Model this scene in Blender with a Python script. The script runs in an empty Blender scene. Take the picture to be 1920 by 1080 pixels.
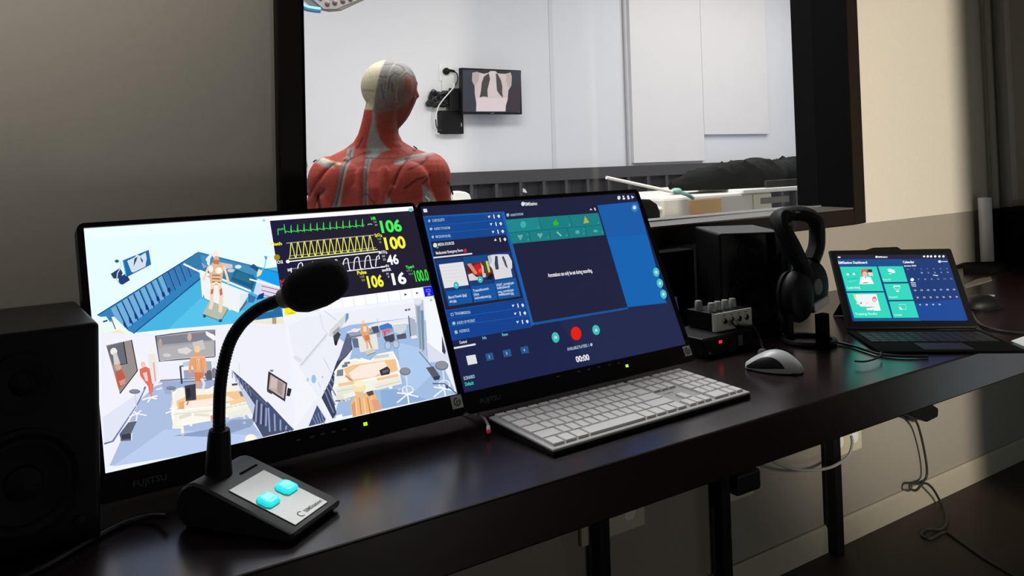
import bpy, bmesh, math, random
import numpy as np
from mathutils import Vector, Matrix
random.seed(7)
COL = bpy.context.scene.collection
PI = math.pi

# ------------------------------------------------------------------ camera geometry
F, PY = 1569.8986, 237.8217
YAW, PITCH, ROLL = 0.6012, 0.0350, -0.0268
CAM = Vector((0.0, -1.5641, 1.1827))
_fw = Vector((math.sin(YAW)*math.cos(PITCH), math.cos(YAW)*math.cos(PITCH), math.sin(PITCH)))
_r = Vector((math.cos(YAW), -math.sin(YAW), 0)); _u = _r.cross(_fw)
CR = math.cos(ROLL)*_r + math.sin(ROLL)*_u
CU = -math.sin(ROLL)*_r + math.cos(ROLL)*_u
CF = _fw
def ray(x, y): return CF + CR*((x-960)/F) - CU*((y-PY)/F)
def onY(x, y, Y): d = ray(x, y); return CAM + d*((Y-CAM.y)/d.y)
def onZ(x, y, Z): d = ray(x, y); return CAM + d*((Z-CAM.z)/d.z)
def onX(x, y, X): d = ray(x, y); return CAM + d*((X-CAM.x)/d.x)
def onPlane(x, y, o, n): d = ray(x, y); return CAM + d*((o-CAM).dot(n)/d.dot(n))
def proj(P):
    d = Vector(P)-CAM; z = d.dot(CF); return (960+F*d.dot(CR)/z, PY-F*d.dot(CU)/z)

# ------------------------------------------------------------------ materials
def lin(c):
    c = c/255.0
    return c/12.92 if c <= 0.04045 else ((c+0.055)/1.055)**2.4
def rgb(*c): return (lin(c[0]), lin(c[1]), lin(c[2]), 1.0)
MATS = {}
def mat(name, color, rough=0.5, metal=0.0, noise=0.0, nscale=40.0, bump=0.0, emit=None, estr=1.0, spec=0.5, coat=0.0, stretch=None):
    if name in MATS: return MATS[name]
    m = bpy.data.materials.new(name); m.use_nodes = True
    nt = m.node_tree; p = nt.nodes['Principled BSDF']
    p.inputs['Base Color'].default_value = color
    p.inputs['Roughness'].default_value = rough
    p.inputs['Metallic'].default_value = metal
    p.inputs['Specular IOR Level'].default_value = spec
    p.inputs['Coat Weight'].default_value = coat
    if emit:
        p.inputs['Emission Color'].default_value = emit; p.inputs['Emission Strength'].default_value = estr
    if noise > 0 or bump > 0:
        tc = nt.nodes.new('ShaderNodeTexCoord'); mp = nt.nodes.new('ShaderNodeMapping')
        if stretch: mp.inputs['Scale'].default_value = stretch
        nz = nt.nodes.new('ShaderNodeTexNoise'); nz.inputs['Scale'].default_value = nscale; nz.inputs['Detail'].default_value = 5
        nt.links.new(tc.outputs['Object'], mp.inputs['Vector']); nt.links.new(mp.outputs['Vector'], nz.inputs['Vector'])
        if noise > 0:
            mx = nt.nodes.new('ShaderNodeMix'); mx.data_type = 'RGBA'
            a = tuple(min(1, v*(1-noise)) for v in color[:3])+(1,); b = tuple(min(1, v*(1+noise)) for v in color[:3])+(1,)
            mx.inputs['A'].default_value = a; mx.inputs['B'].default_value = b
            nt.links.new(nz.outputs['Fac'], mx.inputs['Factor']); nt.links.new(mx.outputs['Result'], p.inputs['Base Color'])
        if bump > 0:
            bp = nt.nodes.new('ShaderNodeBump'); bp.inputs['Strength'].default_value = bump; bp.inputs['Distance'].default_value = 0.002
            nt.links.new(nz.outputs['Fac'], bp.inputs['Height']); nt.links.new(bp.outputs['Normal'], p.inputs['Normal'])
    MATS[name] = m
    return m
def screen_mat(name, strength):
    m = bpy.data.materials.new(name); m.use_nodes = True
    nt = m.node_tree; p = nt.nodes['Principled BSDF']
    p.inputs['Base Color'].default_value = (0.004, 0.004, 0.005, 1); p.inputs['Roughness'].default_value = 0.42
    p.inputs['Specular IOR Level'].default_value = 0.35
    at = nt.nodes.new('ShaderNodeAttribute'); at.attribute_name = 'Pixels'
    nt.links.new(at.outputs['Color'], p.inputs['Emission Color']); p.inputs['Emission Strength'].default_value = strength
    return m

M_WALL = mat('wall_paint', (0.62, 0.575, 0.50, 1), 0.85, noise=0.05, nscale=60, bump=0.06)
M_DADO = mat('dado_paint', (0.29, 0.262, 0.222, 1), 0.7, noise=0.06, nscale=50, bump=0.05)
M_SKIRT = mat('skirting_paint', (0.42, 0.38, 0.30, 1), 0.6, noise=0.05)
M_FLOOR = mat('dark_floor', (0.030, 0.018, 0.012, 1), 0.55, noise=0.35, nscale=25)
M_CEIL = mat('ceiling_paint', (0.6, 0.6, 0.58, 1), 0.9, noise=0.03)
M_DESK = mat('dark_desk_laminate', (0.0155, 0.0066, 0.0078, 1), 0.23, noise=0.45, nscale=14, stretch=(1, 8, 8), spec=0.62)
M_CASING = mat('dark_brown_casing', (0.010, 0.0052, 0.0030, 1), 0.5, noise=0.3, nscale=20, stretch=(8, 8, 1), spec=0.3)
M_BLACK = mat('black_plastic', (0.004, 0.004, 0.0048, 1), 0.5, noise=0.1, nscale=90, spec=0.22)
M_BEZEL = mat('bezel_plastic', (0.004, 0.004, 0.0055, 1), 0.36, noise=0.1, nscale=120, spec=0.25)
M_BLACK_MATT = mat('matt_black', (0.0028, 0.0028, 0.0030, 1), 0.85, noise=0.1, nscale=90, spec=0.06)
M_SPK = mat('black_ash_vinyl', (0.0040, 0.0040, 0.0048, 1), 0.44, noise=0.25, nscale=80, spec=0.22)
M_CONE = mat('speaker_cone', (0.0042, 0.0042, 0.0050, 1), 0.6, noise=0.1, spec=0.2)
M_RUBBER = mat('black_rubber', (0.0035, 0.0035, 0.0035, 1), 0.6, noise=0.1, spec=0.2)
M_FOAM = mat('black_foam', (0.004, 0.004, 0.005, 1), 0.95, noise=0.5, nscale=300, bump=0.6)
M_MICTOP = mat('charcoal_plastic', (0.017, 0.018, 0.018, 1), 0.5, noise=0.15, nscale=200, spec=0.3)
M_STEEL = mat('brushed_steel', (0.36, 0.36, 0.345, 1), 0.42, metal=0.55, noise=0.08, nscale=60, stretch=(1, 20, 1))
M_ALU = mat('silver_front', (0.66, 0.64, 0.59, 1), 0.45, metal=0.1, noise=0.04, nscale=60)
M_CHROME = mat('chrome', (0.55, 0.5, 0.42, 1), 0.2, metal=1.0, noise=0.05)
M_KEYPLATE = mat('keyboard_plate', (0.50, 0.475, 0.46, 1), 0.5, noise=0.04)
M_KEY = mat('keycap_plastic', (0.82, 0.79, 0.76, 1), 0.5, noise=0.04)
M_KEYBASE = mat('keyboard_base', (0.012, 0.012, 0.014, 1), 0.5, noise=0.1, spec=0.25)
M_MOUSE = mat('mouse_pearl', (0.62, 0.62, 0.60, 1), 0.35, noise=0.04)
M_MOUSED = mat('mouse_grip', (0.011, 0.012, 0.015, 1), 0.45, noise=0.2, nscale=300, spec=0.3)
M_KNOB = mat('grey_knob', (0.30, 0.32, 0.29, 1), 0.45, noise=0.08)
M_GREY = mat('grey_plastic', (0.2, 0.2, 0.2, 1), 0.5, noise=0.05)
M_CABLE = mat('black_cable', (0.01, 0.01, 0.01, 1), 0.5, noise=0.1)
M_CABLEG = mat('grey_cable', (0.36, 0.35, 0.34, 1), 0.5, noise=0.05)
M_CABLEW = mat('white_cable', (0.7, 0.7, 0.68, 1), 0.5, noise=0.05)
M_CREAM = mat('cream_socket', (0.55, 0.52, 0.38, 1), 0.5, noise=0.05)
M_WHITEP = mat('white_plastic', (0.78, 0.78, 0.76, 1), 0.4, noise=0.03)
M_PAPER = mat('paper', (0.72, 0.72, 0.70, 1), 0.8, noise=0.05, nscale=12)
M_STICK = mat('sticker_grey', (0.66, 0.68, 0.65, 1), 0.6, noise=0.08)
M_STICKD = mat('sticker_print', (0.05, 0.06, 0.055, 1), 0.6, noise=0.1)
M_LOGO = mat('logo_grey', (0.11, 0.11, 0.11, 1), 0.45, noise=0.05)
M_PRINT = mat('plate_print', (0.05, 0.05, 0.05, 1), 0.5, noise=0.1)
M_LEDG = mat('green_led', (0.3, 0.8, 0.1, 1), 0.4, emit=rgb(175, 255, 20), estr=1.2, noise=0.01)
M_LEDR = mat('red_led', (0.8, 0.05, 0.1, 1), 0.4, emit=rgb(255, 30, 60), estr=1.3, noise=0.01)
M_LEDC = mat('cyan_button', (0.1, 0.7, 0.7, 1), 0.3, emit=rgb(25, 225, 228), estr=0.9, noise=0.01)
M_LEDC2 = mat('cyan_button_face', (0.2, 0.8, 0.8, 1), 0.3, emit=rgb(90, 250, 245), estr=1.0, noise=0.01)
M_SIMWALL = mat('clinic_wall_paint', (0.74, 0.735, 0.75, 1), 0.8, noise=0.02, nscale=30)
M_PANEL = mat('white_reflection_board', (0.79, 0.75, 0.73, 1), 0.6, noise=0.02, nscale=8)  # for the boards that replace a bright reflection in the glass
M_PANEL2 = mat('pink_reflection_board', (0.82, 0.76, 0.74, 1), 0.6, noise=0.05, nscale=5)
M_SIMFLOOR = mat('blue_vinyl', (0.25, 0.33, 0.45, 1), 0.5, noise=0.08)
M_WAINS = mat('dark_wainscot', (0.034, 0.030, 0.033, 1), 0.6, noise=0.15)
M_RIB = mat('wainscot_rib', (0.058, 0.052, 0.056, 1), 0.5, noise=0.1)
M_RIBD = mat('wainscot_gap', (0.012, 0.011, 0.013, 1), 0.6, noise=0.1)
M_LAMPB = mat('lamp_shell', (0.36, 0.335, 0.285, 1), 0.4, noise=0.05)
M_LAMPF = mat('lamp_face', (0.25, 0.22, 0.21, 1), 0.5, noise=0.08)
M_LAMPL = mat('lamp_lens', (0.10, 0.082, 0.075, 1), 0.35, noise=0.08)
M_LAMPBLUE = mat('lamp_blue_rim', rgb(85, 150, 200), 0.35, noise=0.05)
M_BEDW = mat('bed_white', (0.78, 0.77, 0.72, 1), 0.4, noise=0.03)
M_MATTR = mat('mattress_peach', (0.75, 0.45, 0.25, 1), 0.7, noise=0.05)
M_HEAP = mat('dark_green_cover', (0.0060, 0.0078, 0.0070, 1), 0.85, noise=0.8, nscale=7, bump=0.3, spec=0.1)
M_HEAPD = mat('black_cover', (0.012, 0.010, 0.010, 1), 0.8, noise=0.4, nscale=9)
M_CARTW = mat('cart_cream', (0.60, 0.57, 0.52, 1), 0.45, noise=0.06, nscale=6)
M_CARTO = mat('orange_reflection_tint', rgb(205, 165, 110), 0.6, noise=0.15, nscale=10)
M_CARTR = mat('red_reflection_tint', rgb(150, 70, 55), 0.6, noise=0.1)
M_TEAL = mat('teal_grip', rgb(120, 165, 155), 0.5, noise=0.1)
M_TAUPE = mat('grey_drawer', (0.16, 0.15, 0.13, 1), 0.5, noise=0.1)

# glass pane: mostly see-through with a weak mirror
def glass_mat():
    m = bpy.data.materials.new('window_glass'); m.use_nodes = True
    nt = m.node_tree; nt.nodes.clear()
    o = nt.nodes.new('ShaderNodeOutputMaterial'); mx = nt.nodes.new('ShaderNodeMixShader')
    t = nt.nodes.new('ShaderNodeBsdfTransparent'); t.inputs['Color'].default_value = (0.97, 0.975, 0.975, 1)
    g = nt.nodes.new('ShaderNodeBsdfGlossy'); g.inputs['Roughness'].default_value = 0.02
    lw = nt.nodes.new('ShaderNodeLayerWeight'); lw.inputs['Blend'].default_value = 0.5
    pw = nt.nodes.new('ShaderNodeMath'); pw.operation = 'POWER'; pw.inputs[1].default_value = 4.0
    fr = nt.nodes.new('ShaderNodeMath'); fr.operation = 'MULTIPLY_ADD'; fr.inputs[1].default_value = 0.9; fr.inputs[2].default_value = 0.04
    nt.links.new(lw.outputs['Facing'], pw.inputs[0]); nt.links.new(pw.outputs[0], fr.inputs[0])
    nt.links.new(fr.outputs[0], mx.inputs[0]); nt.links.new(t.outputs[0], mx.inputs[1]); nt.links.new(g.outputs[0], mx.inputs[2])
    nt.links.new(mx.outputs[0], o.inputs[0])
    return m
M_GLASS = glass_mat()

# ------------------------------------------------------------------ mesh builder
class MB:
    def __init__(s): s.v = []; s.f = []; s.m = []; s.mi = 0
    def add(s, vs, fs):
        k = len(s.v); s.v += [tuple(v) for v in vs]
        s.f += [tuple(i+k for i in f) for f in fs]; s.m += [s.mi]*len(fs); return s
    def use(s, i): s.mi = i; return s
    def box(s, a, b, M=None):
        x0, y0, z0 = a; x1, y1, z1 = b
        vs = [(x0, y0, z0), (x1, y0, z0), (x1, y1, z0), (x0, y1, z0), (x0, y0, z1), (x1, y0, z1), (x1, y1, z1), (x0, y1, z1)]
        if M: vs = [M @ Vector(v) for v in vs]
        return s.add(vs, [(0, 3, 2, 1), (4, 5, 6, 7), (0, 1, 5, 4), (1, 2, 6, 5), (2, 3, 7, 6), (3, 0, 4, 7)])
    def frustum(s, a, b, inset, M=None, z0=0, z1=1):
        (x0, y0), (x1, y1) = a, b; i = inset
        vs = [(x0, y0, z0), (x1, y0, z0), (x1, y1, z0), (x0, y1, z0), (x0+i, y0+i, z1), (x1-i, y0+i, z1), (x1-i, y1-i, z1), (x0+i, y1-i, z1)]
        if M: vs = [M @ Vector(v) for v in vs]
        return s.add(vs, [(0, 3, 2, 1), (4, 5, 6, 7), (0, 1, 5, 4), (1, 2, 6, 5), (2, 3, 7, 6), (3, 0, 4, 7)])
    def prism(s, pts, vec, M=None):
        n = len(pts); vec = Vector(vec)
        A = [Vector(p) for p in pts]; B = [p+vec for p in A]
        vs = A+B
        if M: vs = [M @ v for v in vs]
        fs = [tuple(range(n-1, -1, -1)), tuple(range(n, 2*n))]+[(i, (i+1) % n, n+(i+1) % n, n+i) for i in range(n)]
        return s.add(vs, fs)
    def loft(s, rings, cap=True, closed=True):
        n = len(rings[0]); vs = [v for r in rings for v in r]; fs = []
        for k in range(len(rings)-1):
            for i in range(n if closed else n-1):
                j = (i+1) % n
                fs.append((k*n+i, k*n+j, (k+1)*n+j, (k+1)*n+i))
        if cap: fs += [tuple(range(n-1, -1, -1)), tuple((len(rings)-1)*n+i for i in range(n))]
        return s.add(vs, fs)
    def tube(s, pts, rad, n=10, cap=True, smooth=0):
        P = [Vector(p) for p in pts]
        if smooth: P = spline(P, smooth)
        if not isinstance(rad, (list, tuple)): rads = [rad]*len(P)
        else: rads = [rad[min(len(rad)-1, 0)]+0]*len(P) if len(rad) == 1 else [rad[0]+(rad[-1]-rad[0])*i/(len(P)-1) for i in range(len(P))]
        rings = []; up = None
        for i, p in enumerate(P):
            t = (P[min(i+1, len(P)-1)]-P[max(i-1, 0)])
            if t.length < 1e-9: t = Vector((0, 0, 1))
            t.normalize()
            if up is None:
                up = Vector((0, 0, 1)) if abs(t.z) < 0.9 else Vector((1, 0, 0))
            a = t.cross(up)
            if a.length < 1e-6: a = t.cross(Vector((0, 1, 0)))
            a.normalize(); b = a.cross(t); b.normalize(); up = b
            rings.append([p+(a*math.cos(2*PI*k/n)+b*math.sin(2*PI*k/n))*rads[i] for k in range(n)])
        return s.loft(rings, cap)
    def lathe(s, prof, n=24, M=None, cap=True):
        rings = []
        for r, z in prof:
            rg = [Vector((r*math.cos(2*PI*k/n), r*math.sin(2*PI*k/n), z)) for k in range(n)]
            rings.append([M @ v for v in rg] if M else rg)
        return s.loft(rings, cap)
    def ellipsoid(s, c, r, M=None, nu=20, nv=12):
        prof = [(max(1e-4, math.sin(PI*k/nv)), -math.cos(PI*k/nv)) for k in range(nv+1)]
        rings = []
        for q, z in prof:
            rg = [Vector((c[0]+r[0]*q*math.cos(2*PI*k/nu), c[1]+r[1]*q*math.sin(2*PI*k/nu), c[2]+r[2]*z)) for k in range(nu)]
            rings.append([M @ v for v in rg] if M else rg)
        return s.loft(rings, True)
    def build(s, name, mats, parent=None, bevel=0, smooth=False, inv=None, seg=2, angle=35):
        me = bpy.data.meshes.new(name)
        vs = [inv @ Vector(v) for v in s.v] if inv else s.v
        me.from_pydata([tuple(v) for v in vs], [], s.f)
        if not isinstance(mats, (list, tuple)): mats = [mats]
        for m in mats: me.materials.append(m)
        if len(mats) > 1: me.polygons.foreach_set('material_index', s.m)
        bm = bmesh.new(); bm.from_mesh(me)
        bmesh.ops.remove_doubles(bm, verts=bm.verts, dist=1e-6)
        bmesh.ops.recalc_face_normals(bm, faces=bm.faces); bm.to_mesh(me); bm.free()
        ob = bpy.data.objects.new(name, me); COL.objects.link(ob)
        if parent: ob.parent = parent
        if bevel:
            b = ob.modifiers.new('edge', 'BEVEL'); b.width = bevel; b.segments = seg; b.limit_method = 'ANGLE'; b.angle_limit = math.radians(40)
        if smooth:
            me.shade_smooth()
            if not bevel:
                bm = bmesh.new(); bm.from_mesh(me)
                for e in bm.edges:
                    if len(e.link_faces) == 2 and e.calc_face_angle(0) > math.radians(angle): e.smooth = False
                bm.to_mesh(me); bm.free()
        return ob
def spline(P, k):
    out = []
    for i in range(len(P)-1):
        p0 = P[max(i-1, 0)]; p1 = P[i]; p2 = P[i+1]; p3 = P[min(i+2, len(P)-1)]
        for j in range(k):
            t = j/k
            out.append(0.5*((2*p1)+(p2-p0)*t+(2*p0-5*p1+4*p2-p3)*t*t+(3*p1-p0-3*p2+p3)*t**3))
    out.append(P[-1]); return out
def tag(o, label=None, cat=None, group=None, kind=None):
    if label: o['label'] = label
    if cat: o['category'] = cat
    if group: o['group'] = group
    if kind: o['kind'] = kind
    return o
def thing(name, label, cat, loc=(0, 0, 0), rotz=0.0, group=None):
    o = bpy.data.objects.new(name, None); o.empty_display_size = 0.05
    COL.objects.link(o); o.location = loc; o.rotation_euler = (0, 0, rotz)
    o['label'] = label; o['category'] = cat
    if group: o['group'] = group
    return o
def world(loc, rotz): return Matrix.Translation(Vector(loc)) @ Matrix.Rotation(rotz, 4, 'Z')
def structure(o): o['kind'] = 'structure'; return o

def text_mesh(s, bold=0.0):
    cu = bpy.data.curves.new('t', 'FONT'); cu.body = s; cu.size = 1.0; cu.offset = bold; cu.resolution_u = 3
    ob = bpy.data.objects.new('t', cu); COL.objects.link(ob)
    dg = bpy.context.evaluated_depsgraph_get()
    me = bpy.data.meshes.new_from_object(ob.evaluated_get(dg))
    vs = [tuple(v.co) for v in me.vertices]; fs = [tuple(p.vertices) for p in me.polygons]
    bpy.data.objects.remove(ob); bpy.data.curves.remove(cu); bpy.data.meshes.remove(me)
    xs = [v[0] for v in vs]; ys = [v[1] for v in vs]
    return vs, fs, min(xs), max(xs), max(ys)

# ------------------------------------------------------------------ pictures shown on a screen (flat pixels on the screen's own plane)
class Art:
    def __init__(s, o, ex, ez, inv):
        s.o = Vector(o); s.ex = Vector(ex).normalized(); s.ez = Vector(ez).normalized()
        s.n = s.ex.cross(s.ez); s.n.normalize()
        if s.n.dot(CAM-s.o) < 0: s.n = -s.n
        s.inv = inv; s.reset(); s.k = 0; s.T = (0, 0, 1)
    def reset(s): s.v = []; s.f = []; s.c = []
    def at(s, x, y):
        ox, oy, sc = s.T
        return onPlane(ox+x/sc, oy+y/sc, s.o, s.n)
    def zoom(s, ox, oy, sc): s.T = (ox, oy, sc)
    def _add(s, pts, faces, col):
        s.k += 1; off = s.n*(0.0004+s.k*5e-6); b = len(s.v)
        s.v += [s.inv @ (Vector(p)+off) for p in pts]
        c = rgb(*col)
        for f in faces: s.f.append(tuple(b+i for i in f)); s.c.append(c)
    def poly(s, pts, col): s._add([s.at(*p) for p in pts], [tuple(range(len(pts)))], col)
    def quadw(s, pts, col): s._add(pts, [tuple(range(len(pts)))], col)
    def line(s, pts, w, col):
        ox, oy, sc = s.T; P = [Vector((p[0], p[1], 0)) for p in pts]; L = []; R = []
        for i, p in enumerate(P):
            t = P[min(i+1, len(P)-1)]-P[max(i-1, 0)]
            n = Vector((-t.y, t.x, 0)); n = n.normalized() if n.length > 1e-9 else Vector((0, 1, 0))
            L.append(p+n*w/2); R.append(p-n*w/2)
        pts3 = [s.at(p.x, p.y) for p in L]+[s.at(p.x, p.y) for p in R]; m = len(P)
        s._add(pts3, [(i, i+1, m+i+1, m+i) for i in range(m-1)], col)
    def ell(s, cx, cy, rx, ry, col, rot=0, n=18):
        pts = []
        for k in range(n):
            a = 2*PI*k/n; x = rx*math.cos(a); y = ry*math.sin(a)
            pts.append((cx+x*math.cos(rot)-y*math.sin(rot), cy+x*math.sin(rot)+y*math.cos(rot)))
        s.poly(pts, col)
    def text(s, t, p0, p1, h, col, bold=0.01):
        A = s.at(*p0); B = s.at(*p1); C = s.at(p0[0], p0[1]-h)
        H = (C-A).dot(s.ez); W = (B-A).dot(s.ex); sk = (B-A).dot(s.ez)
        vs, fs, x0, x1, y1 = text_mesh(t, bold)
        k = W/(x1-x0); q = H/y1
        pts = [A+s.ex*((v[0]-x0)*k)+s.ez*(v[1]*q+sk*(v[0]-x0)/(x1-x0)) for v in vs]
        s._add(pts, fs, col)
    def build(s, name, m, parent):
        me = bpy.data.meshes.new(name); me.from_pydata([tuple(v) for v in s.v], [], s.f)
        ca = me.color_attributes.new('Pixels', 'FLOAT_COLOR', 'CORNER')
        buf = []
        for p in me.polygons: buf += list(s.c[p.index])*p.loop_total
        ca.data.foreach_set('color', buf)
        me.materials.append(m)
        ob = bpy.data.objects.new(name, me); COL.objects.link(ob); ob.parent = parent
        s.reset(); return ob
    def full(s, w, h, col):
        s.quadw([s.o, s.o+s.ex*w, s.o+s.ex*w+s.ez*h, s.o+s.ez*h], col)

# ================================================================== SETTING
WT = 0.18   # wall thickness
WX0, WX1, WZ0, WZ1 = 0.574, 2.330, 0.992, 2.05      # window opening
XR = 3.42
b = MB()
b.box((-2.2, 0, 0.941), (WX0, WT, 2.7)); b.box((WX1, 0, 0.941), (XR+0.1, WT, 2.7)); b.box((WX0, 0, WZ1), (WX1, WT, 2.7)); b.box((WX0, 0, 0.941), (WX1, WT, WZ0))
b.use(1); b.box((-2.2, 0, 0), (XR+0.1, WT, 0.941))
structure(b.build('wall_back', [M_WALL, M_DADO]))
structure(MB().box((XR, -3.6, 0), (XR+0.1, 0, 2.7)).build('wall_right', M_WALL))
structure(MB().box((-2.3, -3.6, 0), (-2.2, WT, 2.7)).build('wall_left', M_WALL))
structure(MB().box((-2.3, -3.6, -0.05), (XR+0.1, 0, 0)).build('floor', M_FLOOR))
structure(MB().box((-2.3, -3.6, 2.7), (XR+0.1, WT, 2.75)).build('ceiling', M_CEIL))
b = MB(); b.prism([(-2.2, 0, 0), (-2.2, -0.014, 0), (-2.2, -0.014, 0.068), (-2.2, -0.008, 0.076), (-2.2, 0, 0.076)], (XR+2.2, 0, 0))
structure(b.build('baseboard_back', M_SKIRT))

# window: casing, jambs, sill, glazing
win = thing('window_1', 'wide dark framed viewing window into the bright clinic room', 'window', (WX0, 0, WZ0)); structure(win)
iv = Matrix.Translation(-Vector((WX0, 0, WZ0)))
b = MB()
cw = 0.047
b.box((WX0-cw, -0.022, WZ0-cw), (WX0, 0.0, WZ1+cw)); b.box((WX1, -0.022, WZ0-cw), (WX1+cw+0.012, 0.0, WZ1+cw))
b.box((WX0, -0.022, WZ0-cw), (WX1, 0.0, WZ0)); b.box((WX0, -0.022, WZ1), (WX1, 0.0, WZ1+cw))
b.build('casing', M_CASING, win, bevel=0.003, inv=iv)
b = MB()
b.box((WX0, -0.022, WZ0), (WX0+0.006, WT, WZ1)); b.box((WX1-0.006, -0.022, WZ0), (WX1, WT, WZ1)); b.box((WX0, -0.022, WZ1-0.006), (WX1, WT, WZ1))
b.build('jamb', M_BLACK_MATT, win, inv=iv)
b = MB(); b.box((WX0, -0.022, WZ0), (WX1, 0.094, WZ0+0.004)); b.box((WX0, 0.104, WZ0), (WX1, WT, WZ0+0.004))
b.build('window_sill', mat('sill_grey', (0.10, 0.092, 0.085, 1), 0.4, noise=0.15), win, inv=iv)
MB().box((WX0+0.006, 0.0965, WZ0), (WX1-0.006, 0.1015, WZ1-0.006)).build('pane', M_GLASS, win, inv=iv)
MB().box((WX0+0.006, 0.092, WZ0+0.004), (WX1-0.006, 0.0962, WZ0+0.0075)).build('glazing_bead', M_STEEL, win, inv=iv)

# ------------------------------------------------------------------ clinic room beyond the glass
YB = 3.35
b = MB(); b.box((-1.5, YB, 0), (8.6, YB+0.1, 3.0)); b.box((-1.6, WT, 0), (-1.5, YB+0.1, 3.0)); b.box((8.6, WT, 0), (8.7, YB+0.1, 3.0))
structure(b.build('wall_clinic', M_SIMWALL))
structure(MB().box((XR+0.1, WT-0.06, 0), (8.7, WT, 3.0)).build('wall_partition', M_SIMWALL))
structure(MB().box((-1.6, WT, 2.7), (8.7, WT+0.02, 3.0)).build('wall_bulkhead', M_SIMWALL))
structure(MB().box((-1.6, WT, -0.05), (8.7, YB+0.1, 0)).build('floor_clinic', M_SIMFLOOR))
structure(MB().box((-1.6, WT, 3.0), (8.7, YB+0.1, 3.05)).build('ceiling_clinic', M_CEIL))
# ribbed dark wainscot
ZW = 1.082
b = MB(); b.box((-1.5, YB-0.012, 0.10), (8.6, YB, ZW)); b.use(1)
b.box((-1.5, YB-0.05, ZW-0.085), (8.6, YB-0.012, ZW)); b.box((-1.5, YB-0.05, 0.10), (8.6, YB-0.012, 0.16))
x = -1.45
while x < 8.5:
    b.use(2); b.box((x, YB-0.014, 0.16), (x+0.115, YB-0.0125, ZW-0.085)); b.use(1)
    b.box((x+0.125, YB-0.045, 0.16), (x+0.150, YB-0.012, ZW-0.085)); x += 0.205
structure(b.build('trim_1', [M_WAINS, M_RIB, M_RIBD]))
# corner batten; white boards added in place of a bright reflection in the glass
p0 = onY(1171, 200, YB).x; p1 = onY(1176, 200, YB).x
structure(MB().box((p0, YB-0.02, ZW), (p1-0.012, YB, 3.0)).build('trim_2', mat('batten_grey', (0.42, 0.41, 0.42, 1), 0.6, noise=0.05)))
p0 = onY(1033, 200, YB).x
structure(MB().box((p0, YB-0.004, ZW), (p0+0.035, YB, 3.0)).build('trim_3', mat('seam_grey', (0.66, 0.655, 0.67, 1), 0.7, noise=0.03)))
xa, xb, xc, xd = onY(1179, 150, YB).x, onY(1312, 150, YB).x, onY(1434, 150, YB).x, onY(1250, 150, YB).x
tag(MB().box((xa, YB-0.03, ZW+0.02), (xb, YB, 2.9)).build('reflection_board', M_PANEL, bevel=0.003), 'tall white panel added for a bright reflection, reaching down to the dark wainscot', 'reflection panel')
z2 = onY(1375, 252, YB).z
tag(MB().box((xb+0.004, YB-0.03, z2), (xc, YB, 2.9)).build('reflection_panel', M_PANEL, bevel=0.003), 'bright white panel added for a reflection in the glass, ending above the dark heap', 'screen')

# ------------------------------------------------------------------ wall display in the clinic room
YD = YB-0.12
TLc, TRc, BRc, BLc = onY(864.5, 128, YD), onY(978.8, 130.8, YD), onY(977, 215, YD), onY(867, 213, YD)
dx0, dx1 = (TLc.x+BLc.x)/2, (TRc.x+BRc.x)/2; dz0, dz1 = (BLc.z+BRc.z)/2, (TLc.z+TRc.z)/2
disp = thing('wall_display', 'black wall-mounted display showing a chest x-ray on the white clinic wall', 'display', ((dx0+dx1)/2, YD, dz0))
inv = world(((dx0+dx1)/2, YD, dz0), 0).inverted()
b = MB(); b.box((dx0, YD, dz0), (dx1, YD+0.035, dz1)); b.build('housing', M_BLACK, disp, bevel=0.003, inv=inv)
a = Art((dx0, YD-0.0003, dz0), (1, 0, 0), (0, 0, 1), inv); a.zoom(760, 110, 7.2)
a.poly([(775, 150), (1562, 165), (1548, 725), (780, 715)], (52, 55, 66))
a.poly([(1400, 400), (1562, 300), (1550, 725), (1370, 715), (1370, 560)], (58, 46, 56))
a.poly([(775, 150), (900, 152), (880, 190), (800, 300), (775, 300)], (50, 58, 70))
a.poly([(1000, 160), (1400, 165), (1380, 210), (1160, 190), (950, 190)], (40, 42, 42))
a.poly([(903, 190), (960, 178), (1060, 205), (1120, 190), (1150, 165), (1215, 168), (1250, 200), (1350, 205), (1420, 185), (1438, 240), (1432, 360), (1390, 430), (1380, 560), (1355, 640), (1352, 712), (955, 712), (958, 600), (938, 480), (935, 370), (900, 300)], (212, 195, 192))
a.poly([(950, 530), (1380, 530), (1355, 640), (1352, 712), (955, 712), (958, 600)], (228, 208, 214))
a.poly([(903, 190), (960, 178), (1000, 200), (985, 300), (940, 370), (900, 300)], (190, 172, 165))
a.poly([(1360, 205), (1420, 185), (1438, 240), (1432, 360), (1400, 400), (1360, 300)], (192, 176, 168))
a.poly([(1120, 200), (1150, 215), (1140, 290), (1108, 420), (1112, 525), (1085, 512), (1045, 512), (1002, 525), (1020, 440), (1030, 330), (1062, 240)], (72, 66, 60))
a.poly([(1205, 200), (1245, 205), (1290, 290), (1310, 380), (1308, 460), (1320, 530), (1270, 480), (1230, 420), (1222, 300), (1200, 230)], (76, 70, 64))
a.poly([(1125, 190), (1150, 165), (1215, 168), (1222, 230), (1235, 420), (1250, 520), (1115, 520), (1115, 420), (1145, 280)], (218, 202, 202))
a.line([(1150, 740), (1200, 732)], 7, (120, 120, 125)); a.ell(1540, 722, 5, 9, (70, 95, 190))
a.build('display_screen', screen_mat('xray_screen', 1.0), disp)
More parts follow.
